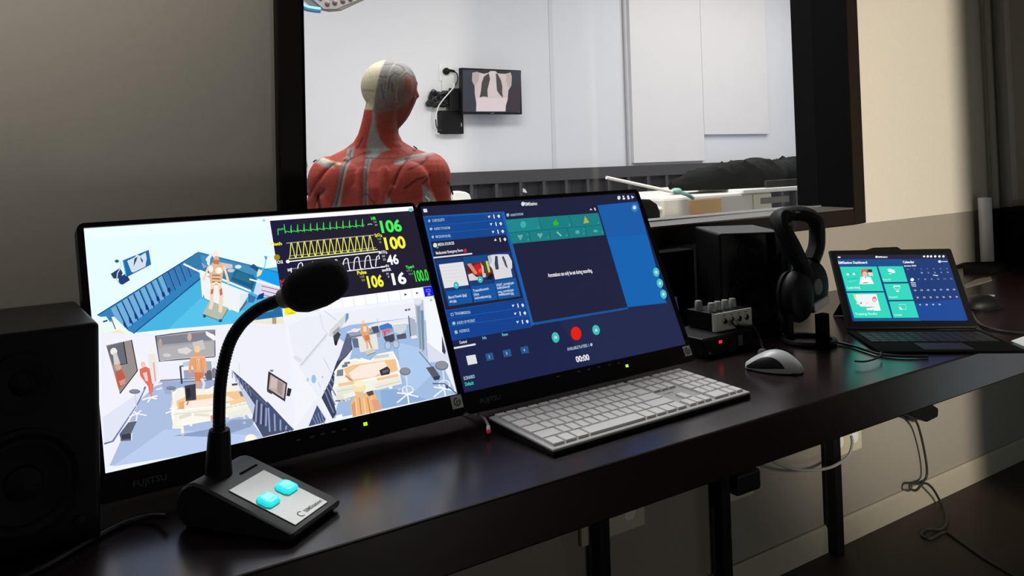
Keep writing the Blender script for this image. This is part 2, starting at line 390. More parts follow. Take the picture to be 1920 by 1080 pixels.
# mount plate, mini computer, adapter, sockets
zA = onY(830, 205, YB).z
m = thing('wall_mount_arm', 'black bracket arm holding the x-ray display beside a knot of leads', 'mount', (onY(845, 190, YB).x, YB, onY(845, 190, YB).z))
invm = world(m.location, 0).inverted()
b = MB(); q0 = onY(838, 166, YB-0.04); q1 = onY(866, 207, YB-0.04)
b.box((q0.x, YB-0.075, q1.z), (q0.x+0.16, YB-0.06, q0.z)); b.box((q0.x+0.1, YB-0.085, (q0.z+q1.z)/2-0.03), (dx0+0.12, YB-0.065, (q0.z+q1.z)/2+0.03))
b.build('arm', M_BLACK, m, bevel=0.003, inv=invm)
b = MB(); b.box((q0.x+0.01, YB-0.06, q1.z+0.02), (q0.x+0.09, YB, q0.z-0.02)); b.build('wall_plate', M_GREY, m, bevel=0.002, inv=invm)
q0 = onY(826, 207, YB-0.05); q1 = onY(870, 251, YB-0.05)
c = thing('mini_computer', 'flat black computer box under the wall display at its lower left', 'computer', ((q0.x+q1.x)/2, YB, q1.z))
invc = world(c.location, 0).inverted()
MB().box((q0.x, YB-0.05, q1.z), (q1.x, YB, q0.z)).build('case', M_BLACK, c, bevel=0.004, inv=invc)
MB().box((q1.x-0.022, YB-0.0515, q1.z+0.05), (q1.x-0.016, YB-0.05, q1.z+0.075)).build('power_light', mat('case_light', (0.4, 0.4, 0.4, 1), 0.4, noise=0.05), c, inv=invc)
MB().box((q0.x-0.02, YB-0.03, q1.z-0.004), (q0.x+0.03, YB, q1.z+0.008)).build('shelf_lip', M_WHITEP, c, bevel=0.002, inv=invc)
# knot of leads
rk = random.Random(3); b = MB(); kc = onY(822, 186, YB-0.035)
for i in range(16):
    pts = []; ph = rk.random()*6
    for j in range(9):
        t = j/8; pts.append((kc.x-0.075+0.17*t+0.02*math.sin(ph+5*t), YB-0.02-0.035*rk.random(), kc.z+0.05*math.sin(ph+3.5*t)*(0.7+0.3*rk.random())))
    b.tube(pts, 0.0095, 6, smooth=4)
lp = [onY(*p, YB-0.02) for p in [(819, 172), (812, 168), (806, 176), (804, 186), (812, 184)]]; b.tube(lp, 0.0035, 6, smooth=4)
lp = [onY(*p, YB-0.02) for p in [(808, 182), (800, 192), (801, 199), (808, 198), (818, 192)]]; b.tube(lp, 0.0035, 6, smooth=4)
tag(b.build('cable_bundle', M_CABLE, smooth=True), 'tangled bundle of black leads left of the wall display', 'cables')
so = onY(837, 133, YB)
s1 = thing('wall_socket', 'white wall socket with a black plug above the tangle of leads', 'socket', so)
MB().box((-0.06, -0.008, -0.07), (0.05, 0, 0.045)).build('socket_plate', M_WHITEP, s1, bevel=0.003)
s2p = onY(838, 157, YB)
s2 = thing('junction_box', 'small white junction box between the wall socket and the leads', 'box', s2p)
MB().box((-0.045, -0.018, -0.05), (0.045, 0, 0.05)).build('box_body', M_WHITEP, s2, bevel=0.004)
pl = thing('power_plug', 'round black power plug pushed into the white clinic wall socket', 'plug', onY(835, 134, YB-0.008))
Mr = Matrix.Rotation(PI/2, 4, 'X')
MB().lathe([(0.022, 0), (0.024, 0.02), (0.018, 0.03), (0.001, 0.032)], 16, Mr).build('plug_body', M_BLACK, pl, smooth=True)
iw = world(pl.location, 0).inverted()
MB().tube([onY(*p, YB-0.03) for p in [(835, 134), (843, 132), (852, 134)]], 0.009, 8, smooth=3).build('plug_neck', M_BLACK, pl, smooth=True, inv=iw)
MB().tube([onY(*p, YB-0.03) for p in [(850, 133), (857, 139), (858, 150), (852, 162), (847, 168)]], 0.004, 6, smooth=5).build('plug_cord', M_CABLE, pl, smooth=True, inv=iw)
tag(MB().tube([onY(*p, YB-0.09) for p in [(851, 156), (851, 163), (842, 174), (830, 188), (822, 200), (818, 214), (817, 224)]], 0.0042, 7, smooth=5).build('display_cable', M_CABLEW, smooth=True), 'single white lead curving down across the black leads', 'cable')
tag(MB().tube([onY(*p, YB-0.07) for p in [(817, 224), (818, 236), (822, 243), (828, 245)]], 0.004, 7, smooth=5).build('jumper_lead', M_CABLE, smooth=True), 'thin black lead bending into the lower left of the mini computer', 'cable')
# hanging cord at far left
hc = thing('hanging_cord', 'thin grey cord with a plug hanging on the clinic wall near the window edge', 'cord', onY(571, 320, YB-0.02))
ih = world(hc.location, 0).inverted()
MB().tube([onY(*p, YB-0.02) for p in [(562, 190), (566, 188), (569, 192), (566, 198), (561, 195), (566, 199), (570, 215), (571, 250), (570, 292)]], 0.006, 6, smooth=5).build('cord', M_GREY, hc, smooth=True, inv=ih)
MB().tube([onY(*p, YB-0.02) for p in [(570, 290), (569.5, 300), (570, 306), (571, 314)]], [0.014, 0.022], 8).build('inline_plug', M_GREY, hc, smooth=True, inv=ih)
MB().tube([onY(570.5, 313, YB-0.02), onY(571.5, 321, YB-0.02)], 0.006, 6).build('plug_pin', M_CHROME, hc, inv=ih)
hk = onY(985, 358, YB-0.05)
tag(MB().prism([onY(*p, YB-0.052) for p in [(981, 353), (985, 355), (989, 361), (986, 362), (981, 360)]], (0, 0.03, 0)).build('wall_hook', M_BEDW, bevel=0.002), 'small pale plastic hook on the dark ribbed wainscot', 'hook')

# ------------------------------------------------------------------ operating lamp (top left of the window)
YL = 1.55
lc = onY(640, -14, YL)
lamp = thing('operating_lamp', 'cream operating lamp head with lens dots and blue rim at the window top', 'lamp', lc)
il = world(lc, 0).inverted()
def LP(x, y, dy=0): return onY(x, y, YL+dy)
out = [(575, -6), (606, 20), (618, 23), (640, 21), (690, -2), (700, -30), (640, -52), (585, -30)]
face = [(577, -9), (606, 17), (630, 17), (686, -6), (694, -30), (640, -48), (588, -30)]
nrm = Vector((0.12, 0.5, 0.3))
b = MB(); b.prism([LP(*p) for p in out], (0.03, 0.20, 0.045)); b.build('lamp_shell', M_LAMPB, lamp, bevel=0.012, inv=il, seg=3)
b = MB(); b.prism([LP(*p)+Vector((0, -0.004, 0)) for p in face], (0, 0.004, 0)); b.build('lamp_face', M_LAMPF, lamp, inv=il)
lens = []
for (x, y) in [(613, 7), (627, 5), (642, 2), (656, -2), (600, -4), (620, -6), (640, -10), (660, -14), (672, -8), (622, -22), (645, -27), (668, -25)]:
    c = LP(x, y)+Vector((0, -0.004, 0)); M = Matrix.Translation(c) @ Matrix.Rotation(PI/2, 4, 'X')
    MB().lathe([(0.0115, 0), (0.010, 0.003), (0.004, 0.0055), (0.0005, 0.006)], 14, M).build('lens', M_LAMPL, lamp, smooth=True, inv=il)
b = MB(); b.tube([LP(*p, -0.02) for p in [(548, -2), (560, 8), (574, 15), (590, 18), (600, 19)]], 0.012, 10, smooth=5); b.build('handle_rail', M_LAMPBLUE, lamp, smooth=True, inv=il)
b = MB(); b.tube([LP(640, -40, 0.12), LP(640, -120, 0.14), LP(600, -300, 0.14)], 0.022, 12); b.build('ceiling_arm', M_BEDW, lamp, smooth=True, inv=il)

# ------------------------------------------------------------------ hospital bed behind the mannequin
YBED = 1.75
bc = onY(720, 380, YBED); bed = thing('hospital_bed', 'white hospital bed behind the anatomical mannequin with curved end panels', 'bed', (bc.x, YBED+0.5, 0)); ib = world(bed.location, 0).inverted()
z1 = onY(865, 358, YBED).z
def panel(name, pts, y, th=0.03):
    MB().prism([onY(px, py, y) for px, py in pts], (0, th, 0)).build(name, M_BEDW, bed, bevel=0.006, inv=ib)
panel('head_panel', [(852, 358.5), (862, 358), (874, 360), (881, 364), (884, 372), (884, 420), (850, 420), (850, 372)], YBED)
panel('foot_panel', [(545, 362), (574, 364), (579, 368), (580, 430), (540, 430)], YBED)
xa_, xb_ = onY(560, 380, YBED).x, onY(880, 380, YBED).x
zb_ = onY(720, 420, YBED).z
MB().box((xa_, YBED+0.06, 0.55), (xb_, YBED+0.95, 0.68)).build('mattress', M_MATTR, bed, bevel=0.03, inv=ib)
MB().box((xa_, YBED+0.04, 0.38), (xb_, YBED+0.97, 0.55)).build('bed_frame', M_BEDW, bed, bevel=0.01, inv=ib)
for (lx, ly) in ((xa_+0.1, YBED+0.12), (xb_-0.1, YBED+0.12), (xa_+0.1, YBED+0.88), (xb_-0.1, YBED+0.88)):
    MB().tube([(lx, ly, 0.0), (lx, ly, 0.40)], 0.025, 10).build('leg', M_BEDW, bed, inv=ib)
for px0, px1 in ((552, 571), (855, 876)):
    MB().tube([onY(px0, 391, YBED-0.02), onY((px0+px1)/2, 381, YBED-0.02), onY(px1, 388, YBED-0.02)], 0.008, 8, smooth=5).build('grab_rail', M_BEDW, bed, smooth=True, inv=ib)
for q0_, q1_ in ((xa_, xa_+0.03), (xb_-0.03, xb_)): MB().box((q0_, YBED+0.005, 0.38), (q1_, YBED+0.97, 0.95)).build('side_frame', M_BEDW, bed, bevel=0.005, inv=ib)

# ------------------------------------------------------------------ trolley, dark covered heap, rod at lower right of the window
YT = 0.85
tl, tr = onY(1241, 366, YT), onY(1447, 362, YT); ztop = onY(1350, 364, YT).z
cart = thing('equipment_trolley', 'cream trolley with drawers under the dark covered heap behind the glass', 'trolley', ((tl.x+tr.x)/2, YT+0.25, 0)); ic = world(cart.location, 0).inverted()
b = MB(); b.box((tl.x, YT, 0.12), (tr.x, YT+0.5, ztop)); b.build('body', M_CARTW, cart, bevel=0.012, inv=ic)
e = onY(1537, 370, YT)
b = MB(); b.box((tr.x-0.20, YT-0.012, ztop-0.006), (e.x+0.25, YT+0.5, ztop+0.013)); b.build('side_shelf', M_BEDW, cart, bevel=0.004, inv=ic)
k0 = onY(1424, 371, YT); k1 = onY(1478, 378, YT)
MB().box((k0.x, YT-0.006, k1.z), (k1.x, YT, k0.z)).build('drawer_handle', M_TAUPE, cart, inv=ic)
k0 = onY(1292, 376, YT); k1 = onY(1352, 402, YT)
MB().box((k0.x, YT-0.003, k1.z), (k1.x, YT, k0.z)).build('reflection_patch', M_CARTO, cart, inv=ic)  # orange patch: a reflected tint put into the trolley's colour
k0 = onY(1296, 402, YT); k1 = onY(1320, 412, YT)
MB().box((k0.x, YT-0.004, k1.z-0.02), (k1.x, YT, k0.z)).build('tag', M_CARTR, cart, inv=ic)  # red patch, no real tag: reflected tint put in as colour
k0 = onY(1411, 363, YT); k1 = onY(1446, 400, YT)
MB().box((k0.x, YT-0.005, k1.z-0.05), (k1.x, YT, k0.z-0.004)).build('corner_panel', mat('cart_yellowish', (0.60, 0.56, 0.44, 1), 0.5, noise=0.06), cart, bevel=0.002, inv=ic)
MB().ellipsoid(onY(1237, 392, YT+0.02), (0.018, 0.018, 0.012)).build('bumper', M_CARTW, cart, smooth=True, inv=ic)
for sx in (tl.x+0.05, tr.x-0.05):
    for sy in (YT+0.05, YT+0.45):
        M = Matrix.Translation((sx-0.012, sy, 0.06)) @ Matrix.Rotation(PI/2, 4, 'Y')
        MB().lathe([(0.05, 0), (0.06, 0.006), (0.06, 0.02), (0.05, 0.026)], 18, M).build('wheel', M_RUBBER, cart, smooth=True, inv=ic)
        MB().box((sx-0.02, sy-0.02, 0.06), (sx+0.02, sy+0.02, 0.125)).build('castor_fork', M_GREY, cart, inv=ic)
# heap
top = [(1257, 342), (1275, 334), (1300, 320), (1322, 314), (1345, 309), (1368, 304), (1384, 300), (1402, 301), (1416, 295), (1432, 300), (1448, 302), (1466, 301), (1480, 298), (1490, 293), (1502, 292), (1514, 297), (1530, 302), (1550, 307), (1580, 330), (1600, 360)]
b = MB(); rings = []; zr = ztop+0.0145
topi = []
for i in range(len(top)-1):
    for j in range(3):
        t = j/3; topi.append((top[i][0]*(1-t)+top[i+1][0]*t, top[i][1]*(1-t)+top[i+1][1]*t))
rh = random.Random(5)
for i, (px, py) in enumerate(topi):
    tt = i/len(topi); ws = 0.10+0.90*min(1.0, tt*2.6)**0.8*min(1.0, (1-tt)*5)**0.6
    P = onY(px, py, YT+0.16); h = max(0.012, P.z-zr); x = P.x; rg = []
    n = 22
    for k in range(n):
        a = PI*k/(n-1); r = 1+0.10*math.sin(1.9*i+2.2*k*0.5)+0.07*rh.random()
        rg.append(Vector((x+0.006*math.sin(k+i), YT+0.16-0.145*ws*math.cos(a), zr+h*max(0.0, math.sin(a))**0.75*(r if 2 < k < 8 or 13 < k < 19 else 1))))
    rings.append(rg)
b.loft(rings, cap=True)
tag(b.build('covered_heap', M_HEAP, smooth=True, angle=60), 'dark green-black cloth-covered heap lying on the cream trolley', 'covered heap')
# items under the cover at right
u0 = onY(1440, 352, YT+0.02)
tag(MB().box((onY(1445, 340, YT-0.02).x, YT-0.0, ztop+0.0135), (onY(1536, 340, YT-0.02).x, YT+0.018, onY(1480, 336, YT).z)).build('instrument_tray', M_HEAPD, bevel=0.004), 'low black instrument tray in front of the covered heap at the window edge', 'tray')
r0, r1 = onY(1137, 333, YT-0.06), onY(1262, 360, YT-0.06)
rod = thing('white_rod', 'long white rod slanting down to a teal grip left of the covered heap', 'rod', r1); ir = world(r1, 0).inverted()
MB().tube([r0, r1], 0.0062, 10).build('shaft', M_BEDW, rod, smooth=True, inv=ir)
MB().ellipsoid(onY(1268, 358, YT-0.06), (0.026, 0.018, 0.012)).build('grip', M_TEAL, rod, smooth=True, inv=ir)
MB().tube([onY(1268, 358, YT-0.06), onY(1290, 366, YT-0.03), onY(1300, 372, YT-0.03)], 0.008, 8, smooth=4).build('hose', M_TEAL, rod, smooth=True, inv=ir)
# black chair top seen just right of the right monitor
cb = [(1195, 378), (1206, 374), (1222, 374), (1234, 382), (1240, 396), (1242, 440), (1190, 440)]
ch = thing('swivel_chair', 'rounded black chair back behind the glass beside the trolley', 'chair', (onY(1215, 400, 0.55).x, 0.58, 0)); ich = world(ch.location, 0).inverted()
MB().prism([onY(*p, 0.55) for p in cb], (0, 0.05, 0)).build('backrest', M_BLACK_MATT, ch, bevel=0.012, seg=3, inv=ich)
cx_ = ch.location.x
MB().box((cx_-0.02, 0.575, 0.5), (cx_+0.02, 0.60, onY(1215, 430, 0.55).z)).build('back_post', M_BLACK, ch, inv=ich)
MB().lathe([(0.18, 0.47), (0.2, 0.485), (0.2, 0.52), (0.17, 0.535)], 28, Matrix.Translation((cx_, 0.42+0.22, 0))).build('seat', M_BLACK_MATT, ch, smooth=True, inv=ich)
MB().tube([(cx_, 0.64, 0.06), (cx_, 0.64, 0.48)], 0.022, 12).build('gas_post', M_CHROME, ch, smooth=True, inv=ich)
for k in range(5):
    a = 2*PI*k/5
    MB().tube([(cx_, 0.64, 0.08), (cx_+0.24*math.cos(a), 0.64+0.24*math.sin(a), 0.02)], 0.018, 8).build('leg', M_BLACK, ch, inv=ich)

# ================================================================== ANATOMICAL MANNEQUIN
SP = 0.0015415
ctr = CAM+ray(712, 340)*2.42
man = thing('anatomical_mannequin', 'red muscle mannequin seen from behind through the window with a half bare skull', 'mannequin', (ctr.x, ctr.y, 0), -YAW)
Z0 = ctr.z
def lx(px, py=None):  # pixel-measured silhouette -> local metres (roll removed)
    return ((px-712)-0.019*((py if py is not None else 340)-340))*SP
def lz(py): return Z0-(py-340)*SP
def ring(px, py, hw, hd, oy=0.0, n=28, e=2.3):
    cx = lx(px, py); z = lz(py); R = []
    for k in range(n):
        a = 2*PI*k/n; c, s_ = math.cos(a), math.sin(a)
        R.append(Vector((cx+hw*SP*math.copysign(abs(c)**(2/e), c), oy*SP+hd*SP*math.copysign(abs(s_)**(2/e), s_), z)))
    return R
b = MB()
# trunk
b.loft([ring(*q) for q in [(712, 720, 92, 62, 0), (712, 660, 100, 66, 4), (712, 610, 92, 60, 2), (712, 560, 84, 55, 0), (712, 500, 92, 60, 0), (712, 440, 104, 68, -2), (712, 390, 112, 74, -2), (712, 350, 116, 74, 0), (712, 320, 116, 66, 4), (712, 303, 110, 56, 6), (711, 290, 92, 46, 8), (709, 278, 64, 40, 8), (708, 266, 46, 38, 6), (709, 252, 38, 37, 4), (711, 238, 35, 36, 2), (714, 222, 33.5, 35, 0), (717, 205, 33, 34, 0), (720, 190, 32, 33, 0)]])
# pelvis/legs
for sgn in (-1, 1):
    cxl = 712+sgn*46
    b.loft([ring(cxl, q, w, d, oy) for q, w, d, oy in [(690, 50, 60, 0), (740, 52, 62, 0), (800, 48, 56, 2), (870, 38, 44, 3), (930, 32, 36, 0), (980, 33, 38, -6), (1030, 27, 32, -6), (1070, 19, 22, -3), (1086, 20, 26, 2)]])
    b.ellipsoid((lx(cxl), 0.04, lz(1092)), (0.045, 0.105, 0.035))
# shoulders, arms
for sgn, sx, sy in ((-1, 617, 338), (1, 806, 336)):
    b.ellipsoid((lx(sx, sy), 0.0, lz(sy)), (40*SP, 44*SP, 48*SP))
    b.loft([ring(px, py, w, d, oy) for px, py, w, d, oy in [(sx+sgn*2, 335, 34, 38, 0), (sx+sgn*6, 370, 33, 37, 0), (sx+sgn*12, 410, 30, 34, 2), (sx+sgn*18, 455, 27, 30, 4), (sx+sgn*24, 500, 25, 27, 8), (sx+sgn*28, 540, 27, 28, 14), (sx+sgn*32, 590, 23, 24, 24), (sx+sgn*36, 640, 17, 19, 36), (sx+sgn*38, 665, 15, 18, 42)]])
    # hand: palm and five fingers
    hx, hz = lx(sx+sgn*40), lz(690)
    b.ellipsoid((hx, 0.075, hz), (0.020, 0.034, 0.045))
    for k, (dy, L) in enumerate(((-0.026, 0.055), (-0.009, 0.066), (0.008, 0.062), (0.024, 0.048))):
        b.tube([(hx, 0.075+dy*0.8, hz-0.025), (hx+sgn*0.004, 0.078+dy, hz-0.035-L*0.5), (hx-sgn*0.006, 0.080+dy, hz-0.035-L)], [0.0095, 0.0075], 8, smooth=3)
    b.tube([(hx, 0.10, hz+0.010), (hx-sgn*0.008, 0.122, hz-0.018), (hx-sgn*0.014, 0.126, hz-0.046)], [0.011, 0.008], 8, smooth=3)
    # trapezius ridge out to shoulder
    b.loft([ring(px, py, w, d, oy) for px, py, w, d, oy in [(712+sgn*60, 330, 44, 40, -6), (712+sgn*60, 306, 40, 36, 0), (712+sgn*58, 289, 26, 24, 6)]])
    # scapula and lat masses on the back
    b.ellipsoid((lx(712+sgn*58, 345), -50*SP, lz(345)), (42*SP, 22*SP, 42*SP))
    b.ellipsoid((lx(712+sgn*76, 395), -42*SP, lz(395)), (36*SP, 24*SP, 60*SP))
    b.ellipsoid((lx(712+sgn*20, 400), -62*SP, lz(400)), (18*SP, 16*SP, 90*SP))
# head, turned to its right
b.ellipsoid((lx(727, 160), 4*SP, lz(162)), (50.5*SP, 54*SP, 50*SP), nu=30, nv=18)
b.ellipsoid((lx(746, 165), 18*SP, lz(160)), (35*SP, 42*SP, 44*SP), nu=26, nv=16)
b.loft([ring(px, py, w, d, oy, 24, 2.0) for px, py, w, d, oy in [(752, 150, 27, 40, 22), (752, 166, 27, 42, 24), (750, 182, 26, 40, 24), (747, 198, 25, 36, 22), (741, 214, 25, 32, 18), (737, 228, 20, 26, 14), (735, 234, 12, 16, 12)]])
b.ellipsoid((lx(776.5, 156), 22*SP, lz(156)), (5*SP, 14*SP, 5*SP))
b.loft([ring(px, py, w, d, oy, 10, 2.0) for px, py, w, d, oy in [(774, 163, 3, 5, 26), (778, 173, 4, 6, 27), (780, 181, 4.5, 7, 27), (774, 186, 4, 6, 26)]])
b.loft([ring(px, py, w, d, oy, 16, 2.0) for px, py, w, d, oy in [(774, 176, 4, 8, 24), (773, 184, 7, 14, 22), (769, 194, 7.5, 16, 20), (764, 204, 8, 17, 18), (758, 215, 9, 17, 16), (752, 225, 9, 16, 14), (746, 234, 8, 14, 10), (742, 241, 6, 10, 8)]])
b.ellipsoid((lx(757, 178), -20*SP, lz(178)), (6*SP, 4*SP, 13*SP))
tmp = b.build('tmp_body', M_BLACK)
rm = tmp.modifiers.new('r', 'REMESH'); rm.mode = 'VOXEL'; rm.voxel_size = 0.0028; rm.use_smooth_shade = True
sm = tmp.modifiers.new('s', 'SMOOTH'); sm.factor = 0.5; sm.iterations = 7
dg = bpy.context.evaluated_depsgraph_get()
me = bpy.data.meshes.new_from_object(tmp.evaluated_get(dg)); bpy.data.objects.remove(tmp)
nv = len(me.vertices)
co = np.empty(nv*3, 'f'); me.vertices.foreach_get('co', co); co = co.reshape(-1, 3)
no = np.empty(nv*3, 'f'); me.vertices.foreach_get('normal', no); no = no.reshape(-1, 3)
V = 340-(co[:, 2]-Z0)/SP; U = 712+co[:, 0]/SP+0.019*(V-340)
back = no[:, 1] < 0.35
C = np.zeros((nv, 3)); base = np.array(rgb(168, 66, 53)[:3]); C[:] = base
def seg(px, pw):
    d = np.full(nv, 1e9); w = np.zeros(nv)
    for i in range(len(px)-1):
        a = np.array(px[i], float); q = np.array(px[i+1], float); ab = q-a
        t = np.clip(((U-a[0])*ab[0]+(V-a[1])*ab[1])/(ab@ab), 0, 1)
        di = np.hypot(U-a[0]-t*ab[0], V-a[1]-t*ab[1])
        ww = pw[i]+(pw[i+1]-pw[i])*t if isinstance(pw, (list, tuple)) else pw
        ratio = di-ww
        m_ = ratio < d; d = np.where(m_, ratio, d)
    return d
def paint(d, col, soft, msk=None, amt=1.0):
    k = np.clip(0.5-d/soft, 0, 1)*amt
    k = k*(back if msk is None else msk)
    C[:] = C*(1-k[:, None])+np.array(rgb(*col)[:3])*k[:, None]
def inpoly(pts):
    ins = np.zeros(nv, bool); n = len(pts)
    for i in range(n):
        x1, y1 = pts[i]; x2, y2 = pts[(i+1) % n]
        cond = ((y1 > V) != (y2 > V)) & (U < (x2-x1)*(V-y1)/((y2-y1) if y2 != y1 else 1e-9)+x1)
        ins ^= cond
    return ins
def ppoly(pts, col, soft=3.0, msk=None, amt=1.0):
    ins = inpoly(pts); d = seg(list(pts)+[pts[0]], 0); paint(np.where(ins, -d, d), col, soft, msk, amt)
G = (148, 146, 142); DK = (70, 34, 30); CRM = (205, 192, 158)
# neck ligament and spine strip
ppoly([(704, 205), (711, 205), (712, 240), (718, 262), (728, 276), (735, 281), (722, 286), (712, 296), (704, 300), (700, 320), (702, 360), (702, 400), (700, 520), (694, 520), (693, 400), (695, 350), (692, 300), (693, 275), (698, 250), (703, 230)], G, 4)
paint(seg([(698, 300), (698, 520)], 0.8), (88, 80, 76), 3)
# left tendon strip with a groove
ppoly([(655, 278), (670, 272), (668, 290), (664, 310), (656, 350), (650, 385), (638, 395), (636, 385), (648, 350), (652, 310), (656, 295)], G, 4)
paint(seg([(662, 284), (660, 300), (652, 350), (643, 380)], 1.2), (48, 42, 40), 3)
# left shoulder blade bone
ppoly([(594, 300), (608, 294), (632, 303), (640, 312), (625, 312), (606, 306)], G, 4)
paint(seg([(609, 295), (628, 301), (649, 305)], 2.0), CRM, 2)
paint(seg([(606, 296), (616, 300)], 3), (190, 182, 165), 3)
# right shoulder spine
ppoly([(745, 303), (760, 297), (790, 291), (808, 287), (815, 291), (800, 296), (775, 301), (762, 309), (748, 309)], G, 4)
paint(seg([(775, 295), (808, 289)], 1.6), CRM, 3, None, 0.7)
# grey fascia lower right, centre
ppoly([(799, 346), (806, 352), (822, 378), (826, 395), (800, 395), (800, 370)], (150, 150, 146), 4)
ppoly([(737, 362), (742, 370), (750, 395), (728, 395), (732, 380)], (150, 146, 142), 4)
ppoly([(680, 362), (700, 352), (698, 362), (676, 372), (670, 392), (664, 392)], (120, 78, 70), 6, None, .6)
# dark muscle seams
for pts, w in [([(633, 306), (612, 325), (596, 345), (585, 362)], 1.6), ([(690, 286), (668, 295), (662, 299)], 1.0), ([(693, 296), (745, 298), (776, 290), (782, 278)], 0.8), ([(768, 303), (757, 320), (748, 345), (738, 368)], 1.0),
               ([(620, 350), (606, 362), (612, 385)], 3.5), ([(768, 352), (790, 336), (812, 330), (800, 345)], 1.6), ([(684, 258), (678, 272), (675, 276)], 1.2), ([(804, 300), (790, 312), (775, 318)], 1.5), ([(842, 345), (846, 360), (850, 372)], 2.0), ([(700, 360), (720, 385)], 1.0)]:
    paint(seg(pts, w), (44, 18, 16), 3.4, None, 0.92)
# lighter muscle bellies
for cx_, cy_, r_ in [(640, 288, 14), (600, 325, 16), (760, 285, 12), (822, 315, 16), (720, 330, 18), (668, 335, 10), (622, 345, 8)]:
    d = np.hypot(U-cx_, V-cy_)-r_; paint(d, (184, 80, 66), 18, None, 0.5)
# head
hd_ = V < 214
ppoly([(660, 100), (728, 100), (724, 125), (715, 168), (705, 207), (698, 207), (686, 205), (670, 190)], (205, 195, 165), 3, hd_.astype(float))
ppoly([(728, 100), (790, 100), (783, 150), (776, 176), (760, 205), (735, 212), (704, 212), (708, 195), (715, 168), (724, 125)], (132, 130, 126), 4, hd_.astype(float))
ppoly([(764, 150), (776, 145), (784, 155), (782, 172), (772, 180), (763, 172)], (150, 72, 56), 8, (hd_ & (U > 755)).astype(float), 0.85)
ppoly([(700, 215), (702, 200), (735, 190), (758, 170), (768, 150), (790, 145), (795, 190), (770, 240), (745, 250), (712, 240)], (120, 62, 50), 26, (U > 708).astype(float), 0.62)
ppoly([(775, 178), (786, 176), (788, 190), (768, 225), (750, 250), (745, 240), (760, 210)], (112, 54, 42), 10, (U > 735).astype(float), 0.8)
for pts in [[(727, 124), (745, 122), (758, 128), (764, 138), (758, 142)], [(720, 146), (724, 149), (733, 149)], [(735, 172), (738, 150), (746, 141), (754, 144)], [(752, 165), (756, 150), (766, 140), (775, 146)], [(722, 162), (726, 180), (726, 188)], [(732, 158), (730, 176)], [(742, 160), (743, 175)]]:
    paint(seg(pts, 1.0), (74, 34, 26), 2.2, (hd_).astype(float)*back, 0.8)
for pts in [[(745, 118), (737, 140), (731, 175)], [(766, 134), (755, 150), (749, 178), (748, 195)]]:
    paint(seg(pts, 0.8), (190, 165, 130), 2.4, (hd_).astype(float)*back, 0.8)
for pts in [[(677, 168), (705, 173), (715, 172)], [(690, 200), (691, 192), (694, 188)]]:
    paint(seg(pts, 0.7), (120, 96, 78), 2.4, (hd_).astype(float)*back, 0.8)
# grooves pressed into the back along the spine and seams
grv = np.zeros(nv)
for pts, w, a in [([(698, 290), (698, 520)], 7, 0.007), ([(662, 284), (652, 350), (643, 380)], 4, 0.006), ([(633, 306), (596, 345), (585, 362)], 5, 0.006), ([(768, 303), (748, 345)], 4, 0.004), ([(745, 306), (800, 295)], 4, 0.003), ([(620, 350), (606, 364), (612, 390)], 8, 0.012)]:
    d = seg(pts, 0); grv += a*np.exp(-(d/w)**2)
co[:, 1] += grv*(no[:, 1] < -0.1)
me.vertices.foreach_set('co', co.ravel())
ca = me.color_attributes.new('Paint', 'FLOAT_COLOR', 'POINT')
ca.data.foreach_set('color', np.concatenate([C, np.ones((nv, 1))], 1).astype('f').ravel())
me.materials.clear()
mm = bpy.data.materials.new('painted_anatomy'); mm.use_nodes = True; nt = mm.node_tree; pb = nt.nodes['Principled BSDF']
at = nt.nodes.new('ShaderNodeAttribute'); at.attribute_name = 'Paint'
tc = nt.nodes.new('ShaderNodeTexCoord'); nz = nt.nodes.new('ShaderNodeTexNoise'); nz.inputs['Scale'].default_value = 140; nz.inputs['Detail'].default_value = 3
mx = nt.nodes.new('ShaderNodeMix'); mx.data_type = 'RGBA'; mx.blend_type = 'MULTIPLY'; mx.inputs['Factor'].default_value = 0.35
cr = nt.nodes.new('ShaderNodeValToRGB'); cr.color_ramp.elements[0].position = 0.35; cr.color_ramp.elements[0].color = (0.45, 0.45, 0.45, 1); cr.color_ramp.elements[1].position = 0.62
nt.links.new(tc.outputs['Object'], nz.inputs['Vector']); nt.links.new(nz.outputs['Fac'], cr.inputs['Fac'])
nt.links.new(at.outputs['Color'], mx.inputs['A']); nt.links.new(cr.outputs['Color'], mx.inputs['B']); nt.links.new(mx.outputs['Result'], pb.inputs['Base Color'])
pb.inputs['Roughness'].default_value = 0.6; pb.inputs['Specular IOR Level'].default_value = 0.2
me.materials.append(mm); me.shade_smooth()
body = bpy.data.objects.new('body', me); COL.objects.link(body); body.parent = man
yb_ = -0.012
def back_y(px, py):
    k = np.argmin((U-px)**2+(V-py)**2+(no[:, 1] > -0.2)*1e6); return float(co[k, 1])
for nm, pts, r_, m_ in [('shoulder_hook', [(652, 298), (657, 293), (660, 297), (664, 293), (662, 300)], 0.0022, M_BEDW), ('waist_hook', [(804, 367), (807, 371), (811, 374), (810, 379)], 0.0022, M_BEDW), ('elbow_hook', [(846, 352), (848, 360), (850, 368)], 0.0025, M_BLACK), ('collar_hook', [(777, 276), (781, 279), (784, 281)], 0.002, M_BLACK), ('side_hook', [(590, 301), (593, 298), (596, 297)], 0.002, M_BLACK)]:
    y_ = back_y(*pts[len(pts)//2])-0.004
    MB().tube([(lx(*p), y_, lz(p[1])) for p in pts], r_, 6, smooth=3).build(nm, m_, man, smooth=True)
zf = lz(1103)
b = MB(); b.box((-0.22, -0.16, max(0.05, zf-0.03)), (0.22, 0.2, zf)); b.build('stand_base', M_GREY, man, bevel=0.01)
